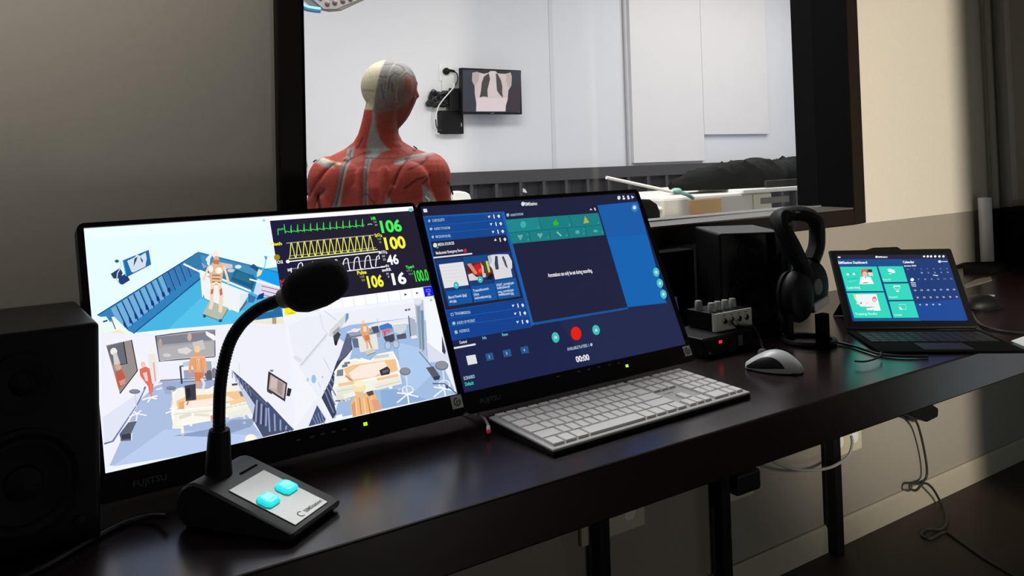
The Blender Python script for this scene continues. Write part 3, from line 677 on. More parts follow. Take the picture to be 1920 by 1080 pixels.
for sx in (-0.18, 0.18):
    for sy in (-0.12, 0.16):
        MB().tube([(sx, sy, 0), (sx, sy, zf-0.02)], 0.02, 10).build('stand_foot', M_RUBBER, man)

# ================================================================== DESK
DY, DZ, DT = -0.657, 0.75, 0.076
desk = thing('desk', 'long dark brown glossy desk running along the wall under the window', 'desk', (0.8, -0.33, 0)); idk = world(desk.location, 0).inverted()
b = MB(); b.box((-1.9, DY, DZ-DT), (XR-0.005, -0.001, DZ)); b.build('desktop', M_DESK, desk, bevel=0.003, inv=idk)
for lxp in (1.275, 1.688, 2.166, 0.35, -0.8):
    b = MB(); b.box((lxp-0.022, -0.046, 0.0), (lxp+0.012, -0.016, DZ-DT)); b.box((lxp-0.022, -0.50, DZ-DT-0.03), (lxp+0.012, -0.046, DZ-DT))
    b.build('bracket_leg', M_BLACK, desk, bevel=0.002, inv=idk)

# ================================================================== MONITORS
SW, SH = 0.518, 0.324
def monitor(name, label, o, yaw, tilt, bez=(0.009, 0.009, 0.007, 0.034)):
    base = (o[0]+SW/2*math.cos(yaw), o[1]+SW/2*math.sin(yaw)+0.10, DZ)
    t = thing(name, label, 'monitor', base, yaw); inv = world(base, yaw).inverted()
    ex = Vector((math.cos(yaw), math.sin(yaw), 0)); bk = Vector((-math.sin(yaw), math.cos(yaw), 0))
    ez = Vector((0, 0, math.cos(tilt)))+bk*math.sin(tilt)
    nn = ez.cross(ex)*-1
    nn = ex.cross(ez); nn.normalize()                       # faces the sitter
    M = Matrix((ex, ez, nn)).transposed().to_4x4(); M.translation = Vector(o)
    M = inv @ M                                              # local: x right, y up the screen, z out
    L, R_, T_, B_ = bez
    fr = MB()
    fr.box((-L, -B_, -0.014), (0, SH+T_, 0.002), M); fr.box((SW, -B_, -0.014), (SW+R_, SH+T_, 0.002), M)
    fr.box((0, SH, -0.014), (SW, SH+T_, 0.002), M); fr.box((0, -B_, -0.014), (SW, 0, 0.002), M)
    # rounded outer frame: single ring prism
    fr = MB(); rc = 0.010; n = 5
    def rr(x0, y0, x1, y1, r):
        pts = []
        for cx, cy, a0 in ((x1-r, y0+r, -90), (x1-r, y1-r, 0), (x0+r, y1-r, 90), (x0+r, y0+r, 180)):
            for k in range(n+1):
                a = math.radians(a0+90*k/n); pts.append((cx+r*math.cos(a), cy+r*math.sin(a)))
        return pts
    outp = rr(-L, -B_, SW+R_, SH+T_, rc); inp = rr(0, 0, SW, SH, 0.0006); N = len(outp)
    vs = []
    for z, pp in ((0.0035, outp), (0.0035, inp), (-0.001, inp), (-0.016, outp)):
        vs += [M @ Vector((p[0], p[1], z)) for p in pp]
    fs = []
    for i in range(N):
        j = (i+1) % N
        fs += [(i, j, N+j, N+i), (N+i, N+j, 2*N+j, 2*N+i), (3*N+i, 3*N+j, j, i)]
    fs.append(tuple(3*N+i for i in range(N)))
    fr.add(vs, fs); fr.build('bezel', M_BEZEL, t)
    # rear housing
    hb = MB()
    for (a, c, z0, z1) in (((0.02, 0.0), (SW-0.02, SH-0.02), -0.038, -0.016), ((0.07, 0.03), (SW-0.07, SH-0.07), -0.058, -0.038)):
        x0, y0 = a; x1, y1 = c; i = 0.014
        vs = [(x0+i, y0+i, z0), (x1-i, y0+i, z0), (x1-i, y1-i, z0), (x0+i, y1-i, z0), (x0, y0, z1), (x1, y0, z1), (x1, y1, z1), (x0, y1, z1)]
        hb.add([M @ Vector(v) for v in vs], [(0, 3, 2, 1), (4, 5, 6, 7), (0, 1, 5, 4), (1, 2, 6, 5), (2, 3, 7, 6), (3, 0, 4, 7)])
    hb.build('rear_housing', M_BLACK, t, bevel=0.003)
    # foot and neck
    MB().box((-0.12, 0.0, 0), (0.12, 0.165, 0.012)).build('foot', M_BLACK, t, bevel=0.004)
    nb = MB(); nb.loft([[Vector((sx*0.04, yy+dy, zz)) for sx, dy in ((-1, -0.02), (1, -0.02), (1, 0.02), (-1, 0.02))] for zz, yy in ((0.010, 0.125), (0.09, 0.105), (0.16, 0.075))])
    nb.build('neck', M_BLACK, t, bevel=0.004)
    return t, inv, Vector(o), ex, ez, nn, M
m1 = monitor('monitor', 'left wide monitor showing bright room camera views and a vital signs panel', (0.1695, -0.4044, 0.8027), 0.0367, 0.4188, (0.009, 0.0056, 0.007, 0.034))
m2 = monitor('monitor', 'right wide monitor showing the dark blue control interface with a red record button', (0.6993, -0.3852, 0.8018), 0.0185, 0.4159, (0.0056, 0.009, 0.007, 0.034))
m2[0].name = 'monitor.001'

def logo_on(mon, txt, x, y, h, w):
    t, inv, o, ex, ez, nn, M = mon
    vs, fs, x0, x1, y1 = text_mesh(txt, 0.01)
    b = MB(); b.add([M @ Vector((x+(v[0]-x0)*w/(x1-x0), y+v[1]*h/y1, 0.0038)) for v in vs], fs)
    b.build('logo', M_LOGO, t)
def led_on(mon, px, py, m_=M_LEDG, r=0.003):
    t, inv, o, ex, ez, nn, M = mon
    P = (M.inverted() @ inv) @ onPlane(px, py, o+nn*0.0036, nn)
    MB().box((P.x-r, P.y-r*0.8, 0.0030), (P.x+r, P.y+r*0.8, 0.0042), M).build('power_led', m_, t)
def bezel_marks(mon, pts):
    t, inv, o, ex, ez, nn, M = mon
    for i, (px, py) in enumerate(pts):
        P = (M.inverted() @ inv) @ onPlane(px, py, o+nn*0.0036, nn)
        MB().box((P.x-0.003, P.y-0.0012, 0.0032), (P.x+0.003, P.y+0.0012, 0.0038), M).build('touch_key', M_LOGO, t)
logo_on(m1, 'FUJITSU', 0.030, -0.024, 0.0075, 0.040); logo_on(m2, 'FUJITSU', 0.025, -0.022, 0.0075, 0.040)
led_on(m1, 685, 795); led_on(m2, 1175.5, 686)
bezel_marks(m2, [(1046, 706), (1085, 696.5), (1104, 692.5), (1123, 688), (1143, 684), (1160, 681)])
bezel_marks(m1, [(560, 825), (585, 819), (605, 814), (625, 809.5), (645, 805)])
def sticker(mon, px4, name):
    t, inv, o, ex, ez, nn, M = mon
    Q = [(M.inverted() @ inv) @ onPlane(px, py, o+nn*0.0036, nn) for px, py in px4]
    cx = sum(q.x for q in Q)/4; cy = sum(q.y for q in Q)/4; w = (Q[1]-Q[0]).length/2
    st = MB().box((cx-w, cy-w, 0.0036), (cx+w, cy+w, 0.0046), M).build(name, M_STICK, t)
    k = MB(); r = w*0.68
    for i in range(20):
        a = 2*PI*i/20
        if 2 <= i <= 3: continue
        k.add([M @ Vector((cx+rr_*math.cos(aa), cy+rr_*math.sin(aa), 0.0048)) for aa, rr_ in ((a, r), (a+0.3, r), (a+0.3, r*0.66), (a, r*0.66))], [(0, 1, 2, 3)])
    k.add([M @ Vector((cx+x*w, cy+y*w, 0.0048)) for x, y in ((-0.15, -0.35), (0.05, -0.35), (0.05, 0.3), (-0.15, 0.2))], [(0, 1, 2, 3)])
    k.add([M @ Vector((cx+x*w, cy+y*w, 0.0048)) for x, y in ((0.15, 0.25), (0.4, 0.1), (0.35, -0.1), (0.15, -0.05))], [(0, 1, 2, 3)])
    k.build('emblem', M_STICKD, st)
sticker(m1, [(844, 746), (864, 742), (868, 761), (849, 765.5)], 'sticker')
sticker(m2, [(1280, 652), (1293, 650), (1296, 663), (1284, 667)], 'sticker')

# ------------------------------------------------------------------ left monitor picture
t1, inv1, o1, ex1, ez1, nn1, M1_ = m1
SM1 = screen_mat('left_screen_pixels', 1.05)
A = Art(o1, ex1, ez1, inv1)
A.full(SW, SH, (236, 240, 250))
A.build('screen', SM1, t1)
# upper left camera view
A.zoom(100, 360, 4)
A.poly([(223, 280), (1608, 190), (1720, 945), (600, 1062), (560, 1080), (280, 930)], (228, 248, 254))
A.poly([(223, 280), (1608, 190), (1620, 260), (228, 360)], (234, 250, 254))
A.poly([(620, 1055), (560, 1010), (1100, 640), (1700, 560), (1722, 945), (1500, 965)], (70, 178, 222))          # floor
A.poly([(860, 1030), (1100, 800), (1460, 900), (1400, 985)], (84, 192, 232))
A.poly([(330, 925), (1090, 452), (1100, 660), (600, 1060)], (50, 128, 186))                                          # wainscot
for i in range(15):
    t = i/14; x = 430+620*t; y0 = 875-405*t; y1 = y0+(175-60*t); sl = 95-50*t; w = 40-16*t
    A.poly([(x, y0), (x+w, y0-w*0.6), (x+w+sl*0.9, y1-w*0.6), (x+sl*0.9, y1)], (112, 172, 214) if t < 0.6 else (60, 118, 176))
    A.line([(x+w+2, y0-w*0.6), (x+w+sl*0.9, y1-w*0.5)], 9-4*t, (18, 60, 120))
    if t < 0.62: A.poly([(x+w+sl*0.55, y1-80+30*t), (x+w+sl*0.9+6, y1-80+20*t), (x+w+sl*0.95+6, y1-40), (x+w+sl*0.65, y1-30)], (16, 56, 130))
A.line([(330, 925), (700, 694), (1090, 452)], 8, (18, 74, 128)); A.line([(600, 1062), (850, 860), (1100, 650)], 8, (24, 76, 130))
# display in the view
A.poly([(518, 515), (715, 435), (733, 545), (560, 635), (540, 632)], (34, 104, 170)); A.poly([(553, 518), (610, 490), (625, 470), (650, 480), (692, 455), (700, 500), (690, 560), (600, 605), (585, 600)], (206, 222, 232))
A.poly([(608, 500), (632, 487), (620, 520), (600, 560)], (40, 70, 110)); A.poly([(650, 485), (672, 515), (668, 535), (655, 510)], (50, 76, 110))
A.poly([(430, 615), (500, 570), (520, 610), (500, 650), (450, 650)], (40, 64, 104)); A.poly([(490, 640), (545, 612), (574, 662), (520, 696), (488, 690)], (32, 62, 116))
A.line([(500, 520), (510, 560), (480, 610), (475, 660), (500, 695)], 8, (190, 214, 232)); A.ell(476, 520, 16, 12, (52, 92, 130)); A.line([(520, 515), (545, 632)], 8, (90, 190, 230))
# worktop and cabinets
A.poly([(970, 530), (1090, 450), (1690, 600), (1700, 660), (1530, 650), (1500, 750)], (52, 122, 168))
A.poly([(1100, 470), (1690, 610), (1690, 650), (1120, 560)], (70, 140, 186))
A.poly([(1370, 580), (1520, 640), (1490, 730), (1330, 660)], (26, 92, 130)); A.poly([(1380, 590), (1500, 640), (1480, 690), (1345, 640)], (40, 110, 140))
A.poly([(1540, 570), (1690, 610), (1700, 730), (1500, 640)], (22, 156, 232)); A.poly([(1530, 650), (1700, 712), (1702, 780), (1560, 790), (1500, 760)], (205, 220, 240))
A.line([(975, 540), (1110, 605), (1250, 650), (1480, 745)], 14, (238, 246, 250)); A.line([(1470, 655), (1690, 715)], 12, (240, 246, 252))
for k in range(3): A.line([(1560, 705+k*32), (1705, 740+k*34)], 6, (214, 50, 70))
A.poly([(1100, 615), (1470, 760), (1385, 905), (1115, 790)], (234, 240, 242)); A.poly([(1395, 880), (1450, 810), (1455, 830), (1395, 905)], (90, 110, 122)); A.poly([(1395, 870), (1455, 790), (1470, 765), (1400, 760)], (222, 232, 236))
A.poly([(1120, 790), (1135, 800), (1125, 770)], (60, 130, 170)); A.poly([(1460, 760), (1520, 790), (1500, 830), (1460, 830)], (60, 110, 170)); A.poly([(1540, 770), (1580, 755), (1575, 800), (1520, 810)], (20, 60, 130))
A.line([(1595, 490), (1585, 560), (1545, 620)], 7, (110, 190, 226)); A.poly([(1580, 480), (1605, 485), (1597, 510), (1588, 508)], (70, 160, 215)); A.poly([(1535, 580), (1568, 590), (1555, 622), (1525, 640), (1527, 610)], (244, 226, 150)); A.poly([(1470, 560), (1500, 540), (1540, 570), (1530, 600)], (24, 84, 130))
A.poly([(1140, 505), (1180, 460), (1200, 465), (1150, 540), (1170, 560)], (222, 236, 244)); A.poly([(1110, 530), (1150, 560), (1125, 575)], (160, 160, 206)); A.poly([(1255, 530), (1340, 545), (1345, 570), (1280, 580)], (216, 196, 196)); A.ell(1385, 562, 24, 14, (226, 234, 238)); A.ell(1330, 590, 26, 14, (196, 202, 206))
# figure on its board
A.poly([(1170, 820), (1310, 870), (1255, 965), (1118, 915)], (178, 188, 172)); A.line([(1118, 918), (1255, 970), (1312, 875)], 8, (110, 126, 116)); A.ell(1133, 932, 12, 12, (20, 90, 150)); A.ell(1252, 966, 14, 12, (20, 90, 150)); A.ell(1322, 878, 12, 10, (226, 234, 238))
SK = (224, 184, 150); SKL = (240, 214, 186); SKD = (196, 110, 74)
A.poly([(1165, 560), (1200, 525), (1245, 525), (1280, 560), (1268, 640), (1256, 700), (1180, 700), (1170, 640)], SK)
A.line([(1165, 560), (1140, 620), (1125, 665)], 18, SKL); A.line([(1278, 560), (1300, 630), (1315, 690)], 18, SKL)
A.line([(1195, 690), (1185, 790), (1188, 830), (1175, 880)], 28, SKL); A.line([(1245, 690), (1258, 790), (1255, 850), (1250, 905)], 28, SKL)
A.ell(1215, 470, 24, 30, (246, 232, 218)); A.ell(1222, 505, 20, 24, (220, 176, 140)); A.ell(1180, 578, 18, 26, (246, 240, 228)); A.ell(1240, 590, 26, 24, (248, 244, 232)); A.poly([(1180, 735), (1200, 725), (1195, 765), (1180, 770)], SKD); A.poly([(1245, 735), (1262, 720), (1268, 770), (1250, 780)], SKD)
for k in range(3): A.line([(1190, 625+k*26), (1250, 628+k*26)], 7, (140, 74, 44))
A.poly([(1195, 510), (1245, 510), (1240, 545), (1200, 540)], (190, 120, 86)); A.line([(1190, 690), (1222, 680), (1250, 695)], 10, (250, 240, 220))
# bed corner lower left of the view, wooden floor strip
A.poly([(275, 930), (360, 938), (395, 935), (440, 1000), (430, 940), (455, 936), (600, 1080), (290, 1080)], (232, 246, 240)); A.line([(430, 940), (465, 1030)], 7, (40, 60, 80)); A.line([(372, 975), (405, 965)], 12, (34, 66, 120)); A.poly([(400, 1060), (490, 1030), (560, 1075), (560, 1090), (400, 1090)], (250, 226, 196))
A.poly([(1500, 965), (1715, 935), (1735, 998), (1460, 985)], (238, 228, 206)); A.poly([(1640, 945), (1670, 942), (1672, 995), (1640, 996)], (170, 154, 130)); A.poly([(1520, 870), (1700, 850), (1722, 935), (1520, 960)], (36, 106, 160)); A.line([(1550, 910), (1650, 890)], 6, (90, 170, 210))
A.ell(1578, 215, 10, 10, (150, 206, 226)); A.poly([(235, 290), (270, 288), (275, 305), (238, 308)], (252, 252, 254))
A.build('camera_view', SM1, t1)
# lower left camera view
A.zoom(160, 580, 4)
A.poly([(120, 170), (520, 200), (1000, 125), (1500, 108), (1580, 930), (810, 1075), (140, 1190), (120, 1000)], (236, 236, 247))
A.poly([(150, 230), (520, 195), (530, 540), (440, 590), (130, 830)], (238, 238, 248))
A.poly([(180, 1175), (400, 690), (560, 540), (1020, 525), (1330, 960), (860, 1075)], (170, 188, 222))                # floor
A.poly([(200, 1180), (600, 900), (1330, 950), (1000, 1055)], (184, 202, 236)); A.poly([(560, 545), (1010, 530), (1100, 620), (600, 640)], (158, 172, 206))
A.line([(140, 1010), (205, 990), (400, 690), (450, 580)], 14, (112, 124, 162)); A.line([(560, 536), (1000, 510)], 12, (136, 140, 166))
A.poly([(130, 810), (440, 600), (380, 720), (200, 985), (140, 1000)], (222, 226, 242))
# mirrored window panes
A.poly([(155, 272), (345, 230), (390, 462), (258, 634)], (150, 140, 138)); A.poly([(158, 280), (285, 245), (312, 410), (205, 420)], (104, 106, 118)); A.line([(285, 245), (312, 410), (250, 415)], 8, (36, 36, 44)); A.line([(345, 230), (390, 462), (258, 634)], 8, (54, 48, 50))
A.ell(212, 318, 26, 28, (232, 232, 230)); A.poly([(205, 330), (235, 330), (262, 410), (215, 420)], (206, 204, 200)); A.ell(245, 435, 24, 24, (206, 170, 150)); A.poly([(225, 470), (270, 450), (300, 510), (295, 560), (250, 600), (235, 540)], (190, 92, 76)); A.poly([(250, 540), (300, 520), (295, 560), (262, 575)], (214, 150, 132))
A.poly([(525, 205), (640, 182), (970, 158), (972, 355), (552, 388)], (160, 160, 166)); A.poly([(530, 210), (965, 165), (968, 230), (545, 270)], (128, 128, 140)); A.poly([(545, 290), (960, 240), (965, 350), (560, 380)], (176, 174, 174)); A.line([(525, 200), (552, 390), (972, 356)], 9, (52, 50, 60)); A.line([(525, 202), (780, 168), (970, 156), (972, 356)], 6, (60, 58, 68))
A.ell(780, 210, 16, 30, (196, 176, 170)); A.poly([(690, 300), (760, 285), (800, 310), (760, 340), (700, 330)], (216, 214, 212)); A.poly([(800, 250), (880, 230), (900, 300), (820, 320)], (200, 196, 192)); A.ell(560, 260, 14, 40, (180, 160, 156)); A.ell(610, 345, 30, 14, (206, 204, 206)); A.poly([(900, 165), (960, 190), (1000, 230), (960, 235), (905, 195)], (240, 240, 246))
# small figures on wheeled stands
A.ell(432, 415, 18, 22, (230, 200, 186)); A.poly([(405, 450), (450, 430), (490, 450), (510, 560), (505, 620), (480, 640), (470, 580), (440, 540), (410, 500)], (222, 110, 96)); A.poly([(430, 480), (460, 470), (470, 540), (450, 540)], (244, 206, 196)); A.line([(490, 560), (495, 660)], 14, (224, 130, 116)); A.line([(425, 680), (480, 662), (535, 672)], 12, (244, 244, 248)); A.line([(465, 700), (490, 660), (540, 650)], 10, (244, 244, 248))
A.ell(490, 300, 24, 26, (240, 238, 234)); A.poly([(465, 340), (520, 335), (540, 430), (530, 560), (500, 560), (480, 440)], (234, 228, 224)); A.line([(510, 400), (525, 540)], 12, (214, 176, 164)); A.line([(520, 570), (575, 555)], 12, (240, 240, 246)); A.line([(530, 605), (575, 590)], 10, (240, 240, 246))
# equipment table and standing figure
A.line([(705, 430), (900, 400), (1010, 395)], 12, (110, 116, 136)); A.line([(710, 430), (722, 560)], 14, (66, 68, 80)); A.poly([(735, 460), (920, 440), (930, 500), (740, 520)], (156, 162, 184)); A.poly([(728, 400), (790, 385), (800, 425), (735, 430)], (190, 200, 214)); A.ell(915, 430, 36, 40, (160, 168, 180)); A.poly([(940, 390), (1005, 385), (1000, 470), (950, 470)], (226, 230, 238)); A.ell(965, 480, 24, 40, (124, 130, 144)); A.poly([(890, 470), (940, 455), (950, 530), (910, 540)], (90, 94, 110)); A.line([(730, 545), (930, 530)], 8, (120, 126, 150))
A.ell(838, 300, 22, 26, (238, 206, 160)); A.poly([(800, 350), (838, 330), (885, 350), (890, 420), (870, 480), (815, 480), (800, 420)], (232, 160, 110)); A.poly([(825, 375), (860, 370), (865, 460), (830, 460)], (246, 206, 150)); A.line([(800, 360), (785, 420), (782, 480)], 22, (228, 160, 116)); A.line([(885, 360), (900, 420), (898, 480)], 22, (232, 168, 124)); A.poly([(815, 475), (885, 475), (880, 540), (825, 560)], (214, 124, 80)); A.line([(840, 540), (845, 600)], 26, (214, 160, 130)); A.line([(870, 520), (890, 560), (880, 600)], 20, (226, 222, 226))
for k in range(4): A.line([(828+k*12, 378), (832+k*11, 460)], 4, (196, 100, 60))
# hospital bed
A.poly([(650, 620), (740, 590), (900, 600), (990, 585), (1160, 560), (1265, 650), (1265, 780), (950, 830), (660, 890), (640, 780)], (242, 238, 226))
A.poly([(680, 690), (760, 650), (900, 640), (1160, 610), (1200, 680), (960, 730), (690, 760)], (242, 198, 146)); A.poly([(730, 700), (860, 680), (1060, 650), (1120, 680), (900, 730), (740, 750)], (250, 232, 220)); A.poly([(742, 575), (825, 560), (830, 680), (752, 690)], (62, 60, 74)); A.poly([(752, 600), (780, 590), (790, 650), (760, 680)], (40, 38, 50)); A.poly([(1150, 620), (1190, 610), (1225, 640), (1215, 655), (1165, 655)], (120, 124, 140))
A.line([(655, 640), (660, 880), (960, 825), (1265, 760)], 16, (250, 248, 238)); A.line([(690, 760), (960, 730), (1200, 690)], 14, (252, 250, 242)); A.poly([(690, 790), (800, 765), (900, 790), (940, 815), (680, 870)], (246, 244, 232)); A.poly([(1060, 780), (1200, 740), (1260, 720), (1262, 780), (1080, 825)], (236, 234, 224)); A.line([(900, 620), (960, 580), (1000, 585)], 10, (252, 250, 240)); A.poly([(1095, 560), (1140, 555), (1140, 570), (1100, 575)], (70, 72, 84)); A.line([(730, 590), (690, 600), (655, 640)], 10, (252, 250, 244)); A.line([(1160, 560), (1245, 640), (1265, 760)], 12, (248, 246, 238)); A.line([(1150, 400), (1158, 590)], 5, (214, 214, 226)); A.line([(760, 720), (770, 690)], 9, (222, 90, 84))
A.line([(650, 880), (725, 880), (725, 940)], 20, (236, 236, 230)); A.line([(1110, 800), (1190, 800), (1190, 850)], 18, (230, 230, 224)); A.line([(780, 865), (800, 870)], 20, (238, 238, 230)); A.poly([(935, 800), (965, 790), (965, 830), (940, 840)], (226, 150, 120)); A.poly([(660, 950), (980, 890), (1100, 830), (1280, 820), (1240, 880), (1000, 960)], (140, 158, 196)); A.line([(650, 885), (725, 885)], 24, (240, 240, 232)); A.line([(725, 880), (728, 940)], 22, (240, 240, 234))
A.poly([(700, 800), (790, 775), (795, 800), (702, 828)], (222, 220, 208)); A.poly([(815, 778), (925, 790), (930, 806), (815, 802)], (226, 222, 208)); A.poly([(1080, 690), (1215, 650), (1222, 690), (1085, 722)], (240, 206, 160)); A.poly([(700, 700), (740, 690), (740, 750), (700, 752)], (226, 170, 120)); A.line([(660, 790), (950, 760), (1260, 700)], 5, (206, 204, 194)); A.ell(727, 940, 13, 10, (196, 196, 190)); A.ell(1190, 852, 13, 10, (190, 190, 186)); A.line([(905, 600), (920, 640), (985, 600)], 8, (252, 250, 244)); A.line([(560, 388), (700, 372), (970, 352)], 5, (206, 206, 214))
for k in range(3): A.line([(1105+35*k, 715-9*k), (1108+35*k, 745-9*k)], 5, (250, 248, 240))
# stools and step
for cx, cy, sx in ((368, 618, 1.0), (640, 592, 0.85)):
    A.line([(cx+4, cy), (cx+14, cy+130)], 8, (206, 210, 220)); A.ell(cx, cy, 42*sx, 18*sx, (112, 116, 136)); A.ell(cx-2, cy-4, 36*sx, 13*sx, (132, 136, 156))
    for dx, dy in ((-60, 190), (-10, 230), (70, 180), (30, 140), (-30, 150)): A.line([(cx+20, cy+165), (cx+20+dx, cy+dy)], 9, (246, 246, 250))
A.poly([(255, 935), (320, 850), (385, 840), (345, 925), (350, 985), (260, 990)], (92, 98, 118)); A.poly([(270, 940), (340, 932), (340, 970), (272, 978)], (56, 60, 74)); A.line([(258, 960), (258, 992)], 8, (230, 232, 240)); A.line([(345, 930), (345, 985)], 8, (230, 232, 240))
# right wall of the view: wainscot and wall display
A.poly([(1090, 455), (1330, 960), (1545, 905), (1100, 470)], (196, 204, 226)); A.poly([(1095, 455), (1240, 580), (1560, 905), (1330, 960), (1250, 820), (1270, 720)], (72, 80, 112))
for i in range(8):
    t = i/7; A.line([(1285+35*i, 680+30*i), (1275+38*i, 850+14*i)], 13, (150, 158, 188)); A.line([(1300+35*i, 695+30*i), (1292+38*i, 860+12*i)], 8, (46, 52, 80))
for i in range(6): A.line([(1100+24*i, 470+20*i), (1100+28*i, 520+26*i)], 6, (130, 136, 164))
A.line([(1170, 540), (1270, 640), (1560, 905)], 8, (96, 102, 132))
A.poly([(1370, 465), (1512, 555), (1495, 695), (1358, 605)], (52, 50, 60)); A.poly([(1385, 490), (1500, 562), (1486, 672), (1372, 598)], (186, 170, 166)); A.poly([(1395, 510), (1440, 530), (1430, 600), (1385, 590)], (206, 186, 178)); A.poly([(1440, 530), (1480, 560), (1470, 650), (1435, 620)], (160, 140, 140)); A.poly([(1515, 590), (1545, 600), (1530, 655), (1505, 650)], (40, 40, 46)); A.poly([(1360, 590), (1400, 620), (1395, 640), (1360, 620)], (70, 64, 70)); A.ell(1395, 462, 14, 8, (120, 124, 140))
A.ell(1240, 975, 46, 38, (250, 232, 206)); A.ell(1235, 970, 34, 28, (254, 246, 228))
A.build('camera_view', SM1, t1)
# lower right camera view
A.zoom(500, 560, 4)
A.poly([(150, 205), (300, 140), (1180, 20), (1260, 0), (1425, 720), (640, 890), (200, 985), (235, 800), (200, 520)], (233, 235, 244))
A.poly([(480, 250), (620, 200), (1190, 130), (1220, 300), (1420, 715), (850, 830), (600, 880), (500, 900), (640, 380)], (158, 186, 222))     # floor
A.poly([(600, 250), (840, 180), (1190, 130), (1200, 160), (600, 300)], (226, 230, 240)); A.poly([(980, 330), (1180, 380), (1250, 560), (1100, 700), (1000, 560)], (172, 200, 234)); A.poly([(850, 690), (1000, 680), (1200, 760), (860, 830)], (140, 172, 212))
A.poly([(1195, 320), (1280, 200), (1310, 240), (1425, 715), (1360, 470), (1210, 480)], (216, 220, 234)); A.poly([(1180, 20), (1260, 0), (1312, 240), (1320, 420), (1200, 330)], (240, 242, 250))
A.poly([(1105, 20), (1170, 10), (1195, 440), (1140, 400)], (182, 192, 208)); A.poly([(1120, 60), (1145, 58), (1160, 380), (1142, 380)], (136, 156, 176)); A.poly([(1150, 90), (1172, 90), (1180, 380), (1165, 400)], (110, 140, 160)); A.ell(1130, 20, 30, 30, (222, 226, 234)); A.poly([(1030, 80), (1075, 72), (1078, 92), (1032, 98)], (190, 196, 206)); A.ell(1042, 88, 8, 6, (60, 66, 80)); A.ell(1065, 84, 6, 6, (60, 66, 80))
A.poly([(1310, 280), (1340, 400), (1330, 420), (1312, 400)], (60, 64, 84)); A.line([(1140, 400), (1200, 470), (1240, 520)], 9, (120, 132, 160))
# wainscot wedge on the left and white column
A.poly([(520, 480), (620, 270), (640, 380), (600, 430), (560, 470), (480, 700), (520, 860), (490, 910), (400, 760), (470, 620)], (56, 64, 92)); A.poly([(600, 260), (635, 280), (630, 390), (560, 460), (530, 470)], (92, 100, 128))
for i in range(5): A.line([(430+16*i, 690-30*i), (500+10*i, 860-60*i)], 10, (120, 130, 162)); 
A.poly([(0, 770), (200, 985), (30, 1010), (0, 1010)], (70, 80, 116)); A.poly([(310, 960), (375, 800), (440, 905), (430, 930)], (70, 84, 120))
for i in range(4): A.line([(10+45*i, 820+45*i), (20+40*i, 1000-5*i)], 12, (150, 160, 192)); A.line([(340+20*i, 890-16*i), (370+20*i, 945)], 8, (120, 136, 170))
A.poly([(380, 740), (405, 740), (495, 910), (470, 920)], (236, 238, 244)); A.poly([(150, 205), (210, 460), (250, 530), (380, 740), (200, 980), (230, 740), (195, 480)], (240, 241, 247)); A.ell(350, 605, 18, 32, (150, 196, 228)); A.ell(305, 610, 10, 16, (186, 210, 230)); A.ell(415, 590, 6, 10, (190, 196, 206)); A.line([(385, 630), (400, 670)], 6, (200, 204, 214))
# arm of the lamp
A.line([(260, 500), (450, 270)], 26, (222, 225, 234)); A.line([(250, 505), (445, 275)], 6, (190, 196, 210)); A.line([(395, 110), (420, 230), (470, 280)], 6, (210, 214, 224)); A.line([(430, 95), (520, 165)], 7, (206, 210, 222))
A.poly([(470, 240), (590, 115), (612, 125), (560, 215), (500, 290), (465, 285)], (212, 213, 214)); A.poly([(590, 115), (612, 112), (610, 150), (585, 190)], (120, 150, 190)); A.poly([(490, 255), (540, 210), (550, 240), (500, 300)], (160, 164, 174)); A.poly([(495, 285), (530, 250), (552, 270), (540, 300), (520, 350), (505, 345)], (62, 64, 72)); A.ell(515, 335, 11, 20, (40, 42, 50)); A.ell(230, 455, 36, 18, (220, 223, 233), 0.6)
# back row: desk, cabinet, blue box, wheelchair
A.poly([(600, 260), (840, 210), (1000, 220), (860, 290), (640, 300)], (150, 158, 178)); A.poly([(668, 290), (820, 265), (835, 380), (700, 405)], (226, 226, 220)); A.line([(600, 295), (850, 250)], 10, (110, 118, 140)); A.poly([(635, 300), (680, 300), (690, 370), (650, 370)], (100, 108, 134)); A.poly([(780, 215), (830, 205), (840, 250), (800, 262)], (74, 82, 98))
A.poly([(842, 205), (905, 185), (935, 200), (940, 225), (850, 240)], (64, 120, 206)); A.poly([(860, 238), (920, 222), (922, 255), (868, 262)], (212, 120, 140)); A.line([(860, 255), (920, 240)], 5, (226, 70, 86)); A.poly([(845, 240), (860, 240), (868, 310), (850, 300)], (176, 186, 206)); A.line([(880, 250), (885, 290)], 9, (190, 60, 76)); A.poly([(870, 290), (950, 265), (960, 320), (900, 340)], (66, 72, 88))
for cx, cy in ((905, 355), (965, 345)): A.ell(cx, cy, 28, 34, (150, 158, 174)); A.ell(cx, cy, 20, 26, (178, 198, 224))
A.poly([(940, 195), (1040, 180), (1045, 230), (1000, 270), (950, 250)], (206, 210, 218)); A.line([(940, 195), (1040, 182)], 8, (240, 242, 246)); A.poly([(970, 275), (1040, 260), (1045, 300), (975, 310)], (84, 88, 102)); A.poly([(1060, 140), (1110, 160), (1112, 280), (1075, 280)], (170, 176, 190)); A.line([(1060, 130), (1075, 290)], 7, (64, 70, 90)); A.poly([(1075, 285), (1115, 275), (1130, 295), (1085, 305)], (230, 232, 238)); A.line([(826, 150), (830, 200)], 5, (190, 194, 206)); A.ell(660, 240, 30, 14, (226, 230, 236))
